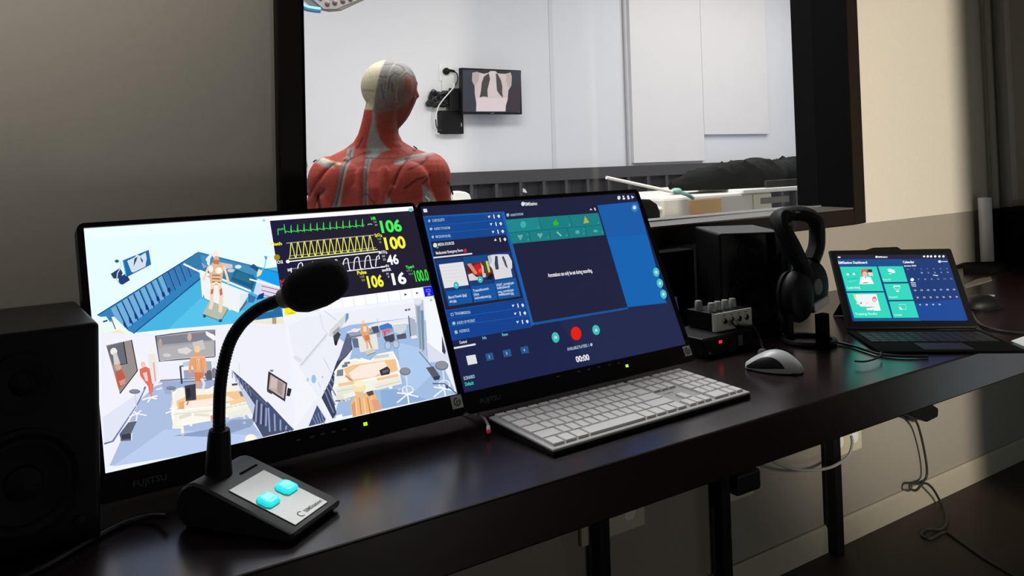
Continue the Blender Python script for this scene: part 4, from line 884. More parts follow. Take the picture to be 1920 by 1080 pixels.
# standing figure at the back
A.ell(720, 180, 12, 16, (240, 206, 176)); A.poly([(700, 205), (720, 190), (752, 205), (760, 250), (770, 300), (775, 330), (735, 330), (710, 280), (700, 240)], (222, 164, 122)); A.poly([(715, 210), (745, 210), (745, 250), (722, 250)], (246, 216, 184)); A.poly([(725, 280), (765, 275), (772, 310), (740, 320)], (206, 126, 84)); A.line([(745, 325), (752, 380)], 14, (222, 178, 144)); A.line([(765, 325), (785, 375)], 12, (206, 150, 116)); A.poly([(735, 395), (800, 375), (812, 405), (750, 430)], (206, 200, 182)); A.line([(748, 428), (812, 406)], 6, (130, 130, 126)); A.line([(702, 210), (702, 260)], 8, (226, 176, 140)); A.line([(752, 210), (772, 265)], 8, (222, 170, 130))
# bed
A.poly([(505, 560), (560, 480), (690, 455), (770, 470), (830, 420), (940, 400), (990, 540), (1010, 640), (800, 690), (560, 760), (500, 680)], (240, 238, 226)); A.poly([(575, 530), (640, 500), (780, 480), (960, 455), (980, 540), (800, 600), (610, 620)], (240, 192, 140)); A.poly([(610, 560), (700, 500), (880, 470), (905, 520), (800, 590), (640, 610)], (250, 230, 220)); A.poly([(840, 540), (900, 510), (922, 535), (915, 580), (860, 595)], (56, 54, 62)); A.poly([(860, 545), (905, 530), (915, 545), (870, 565)], (96, 94, 102))
A.line([(505, 560), (560, 480), (660, 458), (770, 475), (830, 425), (940, 402), (975, 470), (995, 545)], 14, (250, 248, 238)); A.line([(500, 650), (700, 620), (1000, 560)], 16, (250, 248, 240)); A.poly([(525, 540), (570, 530), (570, 580), (520, 585)], (126, 130, 146)); A.poly([(575, 480), (620, 472), (622, 490), (580, 498)], (130, 132, 144)); A.poly([(800, 432), (910, 415), (915, 440), (800, 455)], (206, 206, 206)); A.poly([(510, 680), (660, 650), (680, 690), (530, 730)], (228, 228, 214)); A.poly([(800, 640), (990, 590), (1010, 640), (820, 690)], (232, 230, 216)); A.line([(770, 470), (700, 450)], 10, (252, 250, 242)); A.poly([(510, 730), (560, 720), (600, 770), (520, 770)], (222, 222, 210)); A.ell(610, 752, 12, 14, (212, 210, 200)); A.line([(510, 770), (580, 765)], 8, (60, 70, 100)); A.poly([(910, 660), (935, 655), (940, 675), (915, 680)], (244, 244, 238)); A.line([(425, 450), (480, 560)], 5, (196, 200, 214)); A.line([(585, 580), (640, 620)], 10, (214, 120, 100))
A.poly([(530, 640), (690, 612), (695, 636), (535, 664)], (236, 200, 156)); A.poly([(820, 598), (980, 566), (985, 586), (826, 620)], (236, 200, 156)); A.line([(520, 700), (700, 665)], 5, (200, 200, 188)); A.line([(810, 670), (1000, 622)], 5, (200, 200, 190)); A.poly([(560, 500), (600, 492), (604, 512), (562, 520)], (110, 116, 132)); A.ell(560, 768, 12, 12, (190, 190, 184)); A.ell(990, 680, 12, 12, (200, 204, 206))
# stools at right, step
for cx, cy, sx in ((1033, 548, 1.0), (1308, 505, 1.2)):
    A.line([(cx+6, cy), (cx+20, cy+150)], 11, (216, 220, 228)); A.ell(cx, cy, 42*sx, 30*sx, (112, 116, 130)); A.ell(cx, cy-4, 36*sx, 24*sx, (138, 142, 154)); A.ell(cx+20, cy+140, 46, 34, (232, 234, 240)); A.ell(cx+20, cy+138, 36, 25, (170, 196, 228)); A.line([(cx+10, cy+120), (cx+20, cy+180)], 12, (222, 226, 232))
    for dx, dy in ((-60, 235), (30, 245), (100, 190), (-60, 160), (60, 150)): A.line([(cx+18, cy+170), (cx+dx, cy+dy)], 10, (242, 244, 250))
A.poly([(1190, 520), (1245, 510), (1300, 590), (1250, 612)], (84, 90, 104)); A.poly([(1245, 590), (1295, 580), (1290, 610), (1250, 615)], (54, 58, 70)); A.line([(1240, 640), (1330, 640), (1420, 715)], 9, (80, 92, 122)); A.ell(1347, 664, 12, 14, (70, 80, 110))
# near figure
A.poly([(640, 890), (625, 790), (650, 740), (700, 730), (740, 710), (800, 700), (830, 760), (862, 832)], (232, 182, 130)); A.ell(690, 672, 48, 52, (242, 222, 176)); A.ell(688, 640, 40, 26, (248, 236, 200)); A.poly([(655, 700), (720, 700), (715, 740), (665, 740)], (230, 190, 140))
for k in range(5): A.line([(660+30*k, 745), (672+34*k, 870)], 8, (206, 130, 84) if k % 2 else (246, 212, 160))
A.poly([(740, 705), (790, 690), (800, 720), (760, 735)], (84, 74, 78)); A.poly([(630, 800), (660, 770), (665, 880), (645, 885)], (222, 150, 110)); A.poly([(780, 760), (830, 760), (858, 830), (800, 845)], (222, 160, 124)); A.poly([(515, 880), (560, 868), (565, 895), (510, 915)], (244, 246, 246)); A.ell(1228, 14, 10, 10, (150, 206, 210))
A.build('camera_view', SM1, t1)
# vital signs panel
A.zoom(480, 380, 4)
A.poly([(100, 112), (1170, 30), (1180, 60), (1195, 60), (1196, 68), (100, 142)], (252, 252, 254))
A.poly([(100, 140), (1196, 62), (1330, 625), (200, 775)], (34, 30, 48))
A.poly([(100, 140), (300, 127), (420, 700), (200, 775)], (30, 28, 58)); A.ell(1155, 58, 18, 14, (120, 196, 196))
GR = (70, 240, 90); YE = (244, 240, 60); WH = (244, 244, 250)
A.zoom(520, 400, 6)
pts = []
x = 80
def base_y(x): return 222-(x-80)*0.083
while x < 965:
    pts += [(x, base_y(x)), (x+8, base_y(x)-14), (x+16, base_y(x)-4), (x+30, base_y(x)-16), (x+40, base_y(x)-6), (x+56, base_y(x)-6), (x+62, base_y(x)-4), (x+68, base_y(x)-86), (x+74, base_y(x)+6)]; x += 73
A.line([(0, 180), (4, 250)], 8, GR); A.text('1mV', (12, 198), (70, 193), 24, GR, 0.02); A.line([(70, 130), (84, 232)], 8, GR)
A.line([(p[0]-0, p[1]) for p in pts if p[0] < 985], 7, GR); A.line([(1010, 138), (1022, 124), (1034, 132), (1044, 122), (1060, 134)], 7, (170, 240, 180))
A.text('HR', (1052, 82), (1106, 78), 36, GR, 0.03); A.text('130', (1078, 114), (1112, 111), 20, (150, 150, 150), 0.02); A.text('50', (1092, 148), (1122, 145), 20, (150, 150, 150), 0.02)
A.text('106', (1168, 222), (1402, 202), 138, GR, 0.035)
A.line([(95, 342), (1080, 250)], 12, (150, 148, 130)); A.line([(130, 486), (1100, 392)], 12, (140, 136, 96)); A.line([(120, 518), (1120, 412)], 10, (214, 214, 120))
pts = []
x = 130
while x < 1070:
    k = (x-130)*0.093
    pts += [(x, 512-k), (x+8, 470-k), (x+16, 340-k), (x+24, 336-k), (x+34, 380-k), (x+46, 420-k), (x+58, 480-k), (x+70, 506-k)]; x += 73.5
A.line(pts, 9, (240, 238, 100))
A.text('SpO', (1092, 270), (1150, 262), 36, YE, 0.03); A.text('2', (1150, 272), (1176, 270), 26, YE, 0.03); A.text('120', (1124, 306), (1160, 302), 20, (150, 150, 120), 0.02); A.text('90', (1140, 342), (1166, 339), 20, (150, 150, 120), 0.02)
A.text('100', (1214, 412), (1446, 390), 138, YE, 0.035); A.text('Pleth', (-80, 372), (48, 362), 36, YE, 0.03); A.ell(-10, 502, 34, 34, (150, 140, 20))
A.line([(130, 548), (1150, 436)], 12, WH); A.ell(112, 548, 22, 20, WH); A.text('CO2', (-50, 578), (60, 566), 34, WH, 0.03)
A.line([(120, 634), (520, 590)], 10, (130, 130, 136)); A.line([(690, 575), (1140, 520)], 10, (130, 130, 136)); A.line([(775, 655), (1200, 606)], 10, WH); A.text('50', (110, 660), (150, 655), 30, WH, 0.03)
for x0, y0 in ((218, 560), (350, 552), (482, 540), (610, 526), (730, 512), (852, 496), (975, 480)):
    A.line([(x0, y0+140), (x0+6, y0+50), (x0+18, y0+14), (x0+44, y0), (x0+56, y0+10), (x0+66, y0+80), (x0+78, y0+130), (x0+100, y0+136)], 11, WH)
A.line([(1098, 604), (1104, 530), (1112, 496), (1132, 474), (1142, 520)], 11, WH); A.line([(150, 620), (152, 690), (190, 720)], 10, WH); A.ell(150, 718, 16, 18, WH)
A.text('etCO', (1136, 462), (1210, 452), 32, WH, 0.03); A.text('2', (1212, 460), (1232, 457), 24, WH, 0.03); A.text('50', (1172, 500), (1206, 496), 22, (190, 190, 190), 0.02); A.text('25', (1182, 538), (1214, 534), 22, (190, 190, 190), 0.02); A.text('46', (1236, 586), (1364, 570), 112, WH, 0.03)
A.text('awRR', (1172, 662), (1276, 650), 34, WH, 0.03); A.text('awRi', (1158, 618), (1250, 606), 26, WH, 0.02); A.text('30', (1218, 698), (1248, 694), 22, (190, 190, 190), 0.02); A.text('8', (1238, 730), (1254, 728), 22, (190, 190, 190), 0.02); A.text('16', (1296, 808), (1452, 790), 134, WH, 0.035)
A.text('Pulse', (894, 696), (998, 684), 42, YE, 0.03); A.text('130', (926, 732), (974, 726), 24, (150, 160, 70), 0.02); A.text('50', (944, 770), (980, 766), 24, (150, 160, 70), 0.02); A.text('106', (1018, 842), (1196, 822), 136, YE, 0.035)
A.text('Tperi', (1440, 630), (1530, 618), 34, GR, 0.03); A.text('107.0', (1448, 664), (1512, 656), 20, (110, 140, 120), 0.02); A.text('24.8', (1470, 700), (1522, 692), 20, (110, 140, 120), 0.02); A.text('100.0', (1552, 774), (1702, 756), 128, (60, 230, 60), 0.02)
A.text('NIBP', (30, 800), (160, 775), 44, (226, 48, 60), 0.03); A.text('Sys', (40, 850), (100, 838), 44, (226, 48, 60), 0.03)
A.build('vital_signs_panel', SM1, t1)
# button row
A.zoom(480, 380, 4)
def tb(i, n=13):
    t = i/n; return (202+(1330-202)*t, 775+(628-775)*t), (212+(1345-212)*t, 852+(702-852)*t)
A.poly([tb(0)[0], tb(13)[0], tb(13)[1], tb(0)[1]], (226, 228, 236))
cols = [(240, 232, 10), (252, 252, 252), (226, 226, 224)]+[(250, 250, 252)]*9+[(20, 26, 214)]
for i in range(13):
    a0, b0 = tb(i+0.04); a1, b1 = tb(i+0.96)
    A.poly([a0, a1, (b1[0], b1[1]-3), (b0[0], b0[1]-3)], cols[i])
for i, c in ((3, (90, 90, 100)), (10, (40, 40, 50)), (11, (90, 90, 100))):
    a0, b0 = tb(i+0.3); A.poly([(a0[0]+12, a0[1]+26), (a0[0]+34, a0[1]+34), (a0[0]+12, a0[1]+44)], c)
a0, b0 = tb(12.3); A.line([(a0[0], a0[1]+20), (a0[0]+30, a0[1]+17), (a0[0]+34, a0[1]+32), (a0[0]+2, a0[1]+35), (a0[0], a0[1]+20)], 4, (150, 160, 250)); A.line([(a0[0]+14, a0[1]+48), (a0[0]+30, a0[1]+46)], 5, (180, 190, 250)); A.line([(a0[0]+12, a0[1]+60), (a0[0]+34, a0[1]+57)], 5, (180, 190, 250))
A.line([(240, 835), (280, 830)], 5, (170, 160, 20))
A.build('button_row', SM1, t1)

# ------------------------------------------------------------------ right monitor picture
t2, inv2, o2, ex2, ez2, nn2, M2_ = m2
SM2 = screen_mat('right_screen_pixels', 0.80)
A = Art(o2, ex2, ez2, inv2)
DKB = (36, 38, 68); NAVY = (24, 34, 78); BLU = (22, 74, 160); BLU2 = (26, 88, 172); BRT = (24, 110, 196); CYN = (70, 205, 208); W_ = (248, 248, 252); LB = (180, 214, 240)
A.full(SW, SH, (30, 40, 84))
A.zoom(0, 0, 1)
A.poly([(869, 736), (848, 645), (1040, 590), (1268, 558), (1286, 649)], (32, 40, 82)); A.poly([(1100, 683), (1040, 590), (1268, 556), (1286, 649)], (38, 46, 84))
A.build('screen', SM2, t2)
A.zoom(760, 340, 4)
A.poly([(110, 190), (1718, 86), (1738, 148), (128, 262)], DKB)                # top bar
A.poly([(132, 208), (160, 206), (165, 232), (138, 234)], W_)
A.ell(882, 170, 14, 16, W_); A.text('SIMStation', (900, 184), (990, 177), 25, W_, 0.03)
A.ell(1601, 124, 12, 15, W_); 
A.ell(1634, 114, 7, 7, W_); A.ell(1638, 130, 10, 8, W_); A.ell(1669, 114, 8, 8, W_); A.ell(1673, 128, 9, 9, W_); A.poly([(1692, 106), (1716, 118), (1698, 132)], W_)
A.build('title_bar', SM2, t2)
A.poly([(130, 262), (740, 228), (968, 1075), (942, 1095), (335, 1200)], BLU)
A.poly([(130, 262), (740, 228), (742, 240), (134, 274)], (34, 104, 190)); A.poly([(130, 262), (150, 261), (352, 1197), (335, 1200)], (30, 92, 178))
A.poly([(718, 230), (740, 228), (968, 1075), (944, 1082)], (36, 104, 186))
A.poly([(150, 274), (720, 240), (760, 400), (200, 455)], (26, 80, 160))
for i in range(3):
    y0 = 272+60*i; x0 = 158+15*i; A.line([(x0+12, y0+64), (736+14*i, y0+15)], 4, (40, 104, 184))
for i, (tx, xa, xe, yy) in enumerate((('CHECKLISTS', 202, 294, 305), ('AUDIO TO ROOM', 216, 336, 366), ('MICROPHONES', 229, 341, 426))):
    A.text(tx, (xa, yy), (xe, yy-8), 20, LB, 0.02)
    A.ell(xa-24, yy-8, 8 if i != 1 else 11, 11 if i != 1 else 10, LB)
def icons(x, y, up=False):
    A.poly([(x-10, y-6), (x+10, y-8), (x, y+12)] if not up else [(x-9, y+8), (x+11, y+6), (x+1, y-12)], W_)
    A.line([(x+34, y-16), (x+40, y+14)], 8, W_); A.poly([(x+60, y-6), (x+72, y-18), (x+84, y-4), (x+74, y+12)], W_)
icons(627, 266); icons(642, 322); icons(657, 380); 
A.poly([(190, 455), (755, 402), (886, 888), (302, 968)], DKB)
icons(673, 440, True)
A.ell(222, 480, 15, 17, W_); A.ell(239, 496, 9, 9, (60, 200, 60)); A.text('MEDIA SOURCES', (246, 486), (367, 473), 22, W_, 0.025)
A.text('Mediacenter Emergency Room', (230, 550), (432, 526), 22, W_, 0.025); A.ell(447, 520, 13, 15, (206, 40, 66)); A.line([(210, 574), (500, 543)], 11, W_)
# cards
for q in ([(225, 590), (420, 570), (505, 912), (322, 938)], [(428, 568), (605, 550), (690, 888), (515, 912)], [(608, 548), (780, 528), (862, 862), (696, 888)]):
    A.poly(q, (30, 66, 132))
A.poly([(428, 568), (605, 550), (617, 600), (440, 622)], (22, 84, 156))
for q in ([(304, 828), (485, 805), (505, 910), (326, 936)], [(488, 790), (668, 765), (690, 886), (514, 910)], [(664, 748), (828, 724), (862, 862), (698, 886)]): A.poly(q, (24, 96, 176))
A.poly([(250, 625), (432, 604), (474, 778), (292, 803)], (250, 250, 252))
for k in range(5): A.line([(270+6*k, 650+26*k), (420+5*k, 634+26*k)], 3, (232, 234, 240))
A.poly([(455, 620), (640, 595), (660, 700), (480, 742), (472, 735)], (120, 44, 36)); A.poly([(500, 640), (550, 615), (580, 650), (585, 690), (545, 708), (505, 690)], (226, 34, 40)); A.poly([(460, 622), (490, 616), (540, 690), (520, 700)], (222, 160, 130)); A.poly([(470, 640), (500, 690), (490, 690), (462, 660)], (110, 28, 24)); A.poly([(560, 608), (585, 640), (590, 690), (575, 690), (570, 640)], (226, 210, 196)); A.poly([(590, 600), (620, 596), (640, 680), (605, 690)], (56, 96, 30)); A.poly([(600, 600), (618, 598), (636, 680), (622, 686)], (200, 230, 150)); A.poly([(468, 700), (500, 690), (530, 718), (575, 720), (580, 735), (480, 748)], (236, 232, 234)); A.poly([(640, 690), (660, 700), (650, 735), (600, 738)], (24, 28, 22)); A.poly([(575, 690), (600, 690), (605, 718), (580, 722)], (220, 220, 220)); A.ell(560, 670, 14, 16, (255, 90, 90))
A.poly([(614, 560), (650, 552), (700, 548), (770, 548), (798, 600), (800, 650), (790, 660), (802, 718), (672, 738), (652, 660), (630, 630)], (240, 240, 246)); A.poly([(672, 560), (690, 562), (694, 610), (700, 660), (676, 664), (668, 620)], (70, 74, 92)); A.poly([(722, 570), (735, 560), (752, 600), (768, 655), (750, 640), (738, 610)], (84, 88, 104)); A.poly([(614, 560), (640, 555), (650, 600), (632, 630)], (206, 208, 218))
for x, y in ((380, 780), (560, 737)): A.ell(x, y, 20, 26, CYN, -0.2); A.poly([(x-6, y-8), (x+8, y), (x-5, y+9)], (240, 255, 255))
for tx, a_, b_ in (('Blood Result (jpg)', (324, 882), (460, 860)), ('abc.jpg', (332, 912), (382, 903)), ('Transthoracic', (508, 832), (626, 812)), ('(Ultra)', (514, 860), (552, 854)), ('cardio.mediacenter.jpg', (520, 886), (642, 868)), ('XRAY_normal-pat-', (682, 790), (816, 768)), ('mediacenter.pdf', (688, 810), (784, 796)), ('xray_normal-pat-', (694, 840), (814, 822)), ('mediacenter.jpg', (700, 860), (812, 846))):
    A.text(tx, a_, b_, 20, (226, 236, 250), 0.025)
icons(806, 934); icons(822, 993); icons(840, 1056)
for tx, xa, xe, yy, ya in (('TRANSMISSION', 370, 487, 1004, 992), ('AUDIO OF PATIENT', 386, 524, 1074, 1054)):
    A.text(tx, (xa, yy), (xe, ya), 22, LB, 0.02)
A.line([(340, 992), (356, 990), (358, 1008), (342, 1010), (340, 992)], 5, LB); A.ell(362, 1066, 12, 13, LB); A.line([(300, 970), (890, 880)], 4, (40, 104, 184)); A.line([(316, 1030), (905, 945)], 4, (40, 104, 184)); A.line([(328, 1090), (920, 1008)], 4, (40, 104, 184))
A.zoom(820, 560, 4)
A.text('AUDIENCE', (164, 256), (240, 246), 22, LB, 0.02); A.poly([(126, 242), (144, 238), (152, 262), (132, 266)], LB)
A.build('menu_panel', SM2, t2)
A.zoom(760, 340, 4)
A.poly([(740, 226), (1430, 180), (1664, 945), (958, 1062)], DKB)              # annotation box
A.poly([(748, 290), (1445, 238), (1492, 404), (798, 470)], (30, 140, 146))
A.poly([(748, 290), (1000, 270), (1020, 360), (775, 385)], (34, 150, 156))
A.line([(775, 388), (1468, 328)], 4, (22, 104, 118))
for x0, y0, x1, y1 in ((996, 272, 1020, 362), (1225, 256, 1252, 345), (925, 380, 940, 455), (1075, 368, 1092, 442), (1212, 352, 1232, 430), (1345, 338, 1362, 418)): A.line([(x0, y0), (x1, y1)], 4, (22, 104, 118))
A.ell(882, 325, 22, 26, (70, 190, 190)); A.poly([(1105, 305), (1120, 300), (1123, 285), (1132, 290), (1132, 302), (1150, 312), (1145, 330), (1112, 336)], (60, 200, 20)); A.poly([(1345, 262), (1378, 310), (1334, 318)], (206, 190, 60))
for x, y in ((858, 420), (1006, 408)): A.poly([(x-20, y-12), (x-8, y-18), (x, y-10), (x+10, y-20), (x+22, y-12), (x+4, y+24)], (110, 196, 196)); A.ell(x+2, y-2, 9, 9, (150, 170, 180))
A.line([(1135, 380), (1168, 412)], 10, (150, 214, 212)); A.ell(1288, 382, 16, 14, (90, 190, 188)); A.ell(1424, 374, 16, 10, (90, 190, 188))
for x, y in ((994, 346), (1230, 326), (1445, 310), (920, 438), (1068, 420), (1208, 406), (1336, 392), (1475, 380), (912, 400), (1338, 360)): A.poly([(x-8, y+8), (x+8, y+6), (x, y-10)], (70, 170, 172))
A.poly([(756, 244), (776, 242), (776, 262), (766, 268), (757, 262)], LB); A.text('ANNOTATIONS', (788, 264), (884, 254), 18, LB, 0.02); A.poly([(1380, 218), (1400, 216), (1389, 204)], W_); A.line([(1416, 200), (1424, 220)], 9, W_)
A.text('Annotations can only be set during recording.', (1070, 720), (1402, 682), 30, W_, 0.03)
A.build('annotation_panel', SM2, t2)
A.poly([(1438, 182), (1742, 152), (1950, 900), (1960, 912), (1672, 945), (958, 1078), (954, 1062), (1664, 945)], BRT)
A.poly([(1440, 182), (1742, 152), (1810, 400), (1510, 420)], (30, 102, 186))
A.poly([(958, 1064), (1664, 945), (1668, 960), (964, 1080)], (26, 92, 172))
A.ell(1718, 200, 26, 30, (60, 140, 220)); A.ell(1716, 198, 12, 14, W_)
A.zoom(1200, 360, 3)
for x, y in ((89, 452), (110, 514), (130, 576)): A.ell(x, y, 18, 26, (80, 210, 214), -0.2); A.ell(x, y, 7, 10, (210, 246, 250))
A.build('video_area', SM2, t2)
A.zoom(820, 560, 4)
for cx, cy, rx, ry, q in ((884, 292, 28, 40, [(872, 284), (894, 280), (898, 300), (876, 304)]), (1188, 236, 28, 38, [(1176, 230), (1196, 226), (1200, 246), (1180, 250)])):
    A.ell(cx, cy, rx, ry, CYN, -0.2); A.poly(q, (190, 244, 240)); A.build('media_button', SM2, t2)
A.ell(1038, 262, 40, 52, (230, 20, 20), -0.15); A.ell(1038, 262, 36, 48, (250, 40, 24), -0.15); A.build('record_button', SM2, t2)
A.text('AVAILABLE PLAYERS: 1', (974, 392), (1136, 360), 24, LB, 0.02); A.ell(1152, 346, 9, 12, LB); A.text('00:00', (1042, 478), (1142, 458), 46, W_, 0.04); A.build('timer_text', SM2, t2)
A.text('Control', (166, 340), (220, 332), 22, W_, 0.025); A.text('Info', (338, 306), (368, 302), 22, (120, 220, 220), 0.025); A.text('Room', (486, 282), (528, 276), 22, (120, 220, 220), 0.025); A.line([(116, 374), (284, 343)], 14, W_); A.build('tab_strip', SM2, t2)
A.poly([(212, 432), (282, 420), (298, 486), (228, 500)], W_); A.build('preset_button', SM2, t2)
for tx, q in (('2', [(356, 416), (412, 404), (424, 458), (368, 468)]), ('3', [(486, 390), (544, 378), (556, 432), (498, 440)]), ('4', [(618, 366), (674, 354), (686, 408), (630, 416)])):
    A.poly(q, (46, 94, 150)); A.text(tx, (q[0][0]+28, q[0][1]+32), (q[0][0]+38, q[0][1]+30), 22, (190, 220, 240), 0.02); A.build('preset_button', SM2, t2)
A.text('SCENARIO', (198, 612), (280, 594), 26, LB, 0.025); A.text('Default', (208, 656), (272, 644), 28, (80, 220, 190), 0.025); A.build('scenario_text', SM2, t2)

# ================================================================== SPEAKERS
SWD, SDP, SHT = 0.155, 0.20, 0.252
def speaker(label, corner_right_front, yaw, name='loudspeaker', SHT=0.252):
    # corner_right_front: world xy of the front right foot; front faces -y rotated by yaw
    ex = Vector((math.cos(yaw), math.sin(yaw), 0)); bk = Vector((-math.sin(yaw), math.cos(yaw), 0))
    c = Vector((*corner_right_front, DZ))-ex*(SWD/2)+bk*(SDP/2)
    t = thing(name, label, 'speaker', c, yaw, 'black studio loudspeakers on the desk')
    b = MB(); b.box((-SWD/2, -SDP/2, 0.003), (SWD/2, SDP/2, SHT)); b.build('cabinet', M_SPK, t, bevel=0.005, seg=3)
    def on_front(x, z): return Matrix.Translation((x, -SDP/2, z)) @ Matrix.Rotation(PI/2, 4, 'X')
    MB().lathe([(0.060, -0.001), (0.060, 0.004), (0.055, 0.006), (0.050, 0.003), (0.048, 0.001), (0.044, 0.003), (0.038, 0.001), (0.020, -0.0008+0.001), (0.018, 0.005), (0.008, 0.009), (0.0005, 0.010)], 36, on_front(0, 0.085)).build('woofer', M_CONE, t, smooth=True)
    MB().lathe([(0.034, -0.001), (0.034, 0.003), (0.028, 0.004), (0.014, 0.001), (0.012, 0.005), (0.006, 0.009), (0.0005, 0.010)], 30, on_front(0, 0.195)).build('tweeter', M_CONE, t, smooth=True)
    MB().lathe([(0.006, 0), (0.006, 0.004), (0.0005, 0.005)], 14, on_front(0.055, 0.030)).build('volume_knob', M_BLACK, t, smooth=True)
    for sx in (-0.06, 0.06):
        for sy in (-0.08, 0.08): MB().box((sx-0.008, sy-0.008, 0), (sx+0.008, sy+0.008, 0.003)).build('rubber_foot', M_RUBBER, t)
    return t
speaker('black loudspeaker at the left end of the desk in front of the left monitor', (0.1545, -0.476), 0.0)
fl, frr = Vector((1.496, -0.22, 0)), Vector((1.627, -0.298, 0)); d_ = frr-fl
speaker('black loudspeaker standing turned behind the silver headphone amplifier', (1.629, -0.300), math.atan2(d_.y, d_.x), 'loudspeaker.001', 0.240)
# dark box behind, between right monitor and right speaker
t = thing('network_box', 'black equipment box against the wall between right monitor and speaker', 'equipment box', (1.28, -0.075, DZ)); it = world(t.location, 0).inverted()
MB().box((1.06, -0.10, DZ), (1.54, -0.05, 0.942)).build('case', M_BLACK_MATT, t, bevel=0.004, inv=it)
MB().box((1.20, -0.1025, DZ+0.02), (1.40, -0.10, 0.90)).build('front_panel', mat('dim_panel', (0.014, 0.017, 0.018, 1), 0.4, noise=0.1), t, bevel=0.001, inv=it)

# ================================================================== MICROPHONE
F_ = Vector((0.329, -0.625, DZ)); yawm = 0.617; wid = 0.102; lng = 0.168
sx_ = Vector((math.cos(yawm), math.sin(yawm), 0))*wid
axl = Vector((-math.sin(yawm), math.cos(yawm), 0))
mic = thing('paging_microphone', 'black gooseneck desk microphone with two lit cyan buttons in front of left monitor', 'microphone', (F_.x, F_.y, DZ), yawm); im = world(mic.location, yawm).inverted()
def topz(y): return 0.0120+0.3104*y
prof = [(0.003, 0.004), (0.0, 0.0095), (0.002, 0.0122)]+[(y, topz(y)) for y in (0.006, 0.05, 0.10, 0.116)]
for k in range(9):
    a = math.radians(108-20*k); prof.append((0.1385+0.0275*math.cos(a), 0.0265+0.0275*math.sin(a)))
prof.append((0.148, 0.004))
b = MB(); rings = []
for x, ins in ((0.0, 0.030), (0.0035, 0.0), (wid-0.0035, 0.0), (wid, 0.030)):
    rings.append([Vector((x, 0.084+(y-0.084)*(1-ins), 0.004+(z-0.004)*(1-ins*2))) for y, z in prof])
b.loft(rings); b.build('base_shell', M_MICTOP, mic, smooth=True, angle=28)
b = MB(); b.box((0.006, 0.008, 0), (wid-0.006, 0.155, 0.0045)); b.build('base_foot', M_RUBBER, mic)
Mp = Matrix.Translation((0, 0, 0.0120)) @ Matrix.Rotation(0.301, 4, 'X')
px0, px1, v0_, v1_ = 0.016, 0.084, 0.008, 0.106
plate = MB().box((px0, v0_, 0.0), (px1, v1_, 0.0012), Mp).build('plate', M_STEEL, mic, bevel=0.0006)
for bx_, by_ in ((0.0326, 0.0597), (0.0707, 0.0613)):
    h = 0.0112
    pts = [(bx_-h*1.1, by_-h*0.55), (bx_-h*0.75, by_-h), (bx_+h*0.75, by_-h), (bx_+h*1.1, by_-h*0.55), (bx_+h*1.1, by_+h*0.55), (bx_+h*0.75, by_+h), (bx_-h*0.75, by_+h), (bx_-h*1.1, by_+h*0.55)]
    r0 = [Mp @ Vector((x, y, 0.0012)) for x, y in pts]; r1 = [Mp @ Vector((x, y, 0.0044)) for x, y in pts]; r2 = [Mp @ Vector((bx_+(x-bx_)*0.72, by_+(y-by_)*0.72, 0.0058)) for x, y in pts]
    bt = MB().loft([r0, r1, r2]).build('button', M_LEDC, mic)
    MB().box((bx_-h*0.66, by_-h*0.30, 0.0056), (bx_+h*0.66, by_+h*0.66, 0.0064), Mp).build('button_face', M_LEDC2, bt)
b = MB()
vs, fs, x0, x1, y1 = text_mesh('SIMStation', 0.012); k = 0.034/(x1-x0)
b.add([Mp @ Vector((0.046+(v[0]-x0)*k, 0.0135+v[1]*0.0056/y1, 0.0014)) for v in vs], fs)
for i in range(14):
    a = 2*PI*i/20+0.6
    b.add([Mp @ Vector((0.039+r*math.cos(aa), 0.0165+r*math.sin(aa), 0.0014)) for aa, r in ((a, 0.005), (a+0.32, 0.005), (a+0.32, 0.0036), (a, 0.0036))], [(0, 1, 2, 3)])
b.build('print', M_PRINT, plate)
MB().box((0.056, 0.1135, topz(0.1135)-0.001), (0.088, 0.1165, topz(0.1165)+0.0006)).build('speaker_slot', M_BLACK_MATT, mic)
# gooseneck bends towards the sitter in the base's long vertical plane
pb0 = Vector((F_.x, F_.y, DZ))+axl*0.135+sx_.normalized()*(wid*0.40)
nrm_ = sx_.normalized()
def G_(x, y): return onPlane(x, y, pb0, nrm_)
MB().tube([G_(410, 902), G_(410, 880), G_(410, 850), G_(411, 815), G_(411.5, 805)], [0.0170, 0.0122], 20).build('stem_collar', M_RUBBER, mic, smooth=True, inv=im)
gp = [G_(411, 812), G_(411, 770), G_(413, 725), G_(420, 680), G_(432, 640), G_(452, 608), G_(480, 583), G_(512, 567), G_(545, 556)]
P = spline(gp, 14); b = MB(); n = 12
acc = 0; rings = []; prev = None; up = None
for i, p in enumerate(P):
    if prev is not None: acc += (p-prev).length
    prev = p; t = (P[min(i+1, len(P)-1)]-P[max(i-1, 0)]).normalized()
    a = t.cross(nrm_).normalized(); c2 = a.cross(t); r = 0.0076+0.0004*math.sin(acc*2*PI/0.0042)
    rings.append([p+(a*math.cos(2*PI*k/n)+c2*math.sin(2*PI*k/n))*r for k in range(n)])
b.loft(rings); b.build('gooseneck', M_BLACK, mic, smooth=True, inv=im)
ha, hb = G_(541, 556), G_(644, 514); ax = (hb-ha); hl = ax.length; ax.normalize()
q = Vector((0, 0, 1)).rotation_difference(ax).to_matrix().to_4x4(); q.translation = ha
pr_ = [(0.010, 0.0), (0.0165, 0.003), (0.0225, 0.010), (0.0265, 0.022), (0.0275, 0.045), (0.0270, hl*0.62), (0.0250, hl*0.8), (0.019, hl*0.93), (0.010, hl*0.99), (0.0008, hl*1.0)]
MB().lathe(pr_, 28, q).build('foam_windscreen', M_FOAM, mic, smooth=True, inv=im)
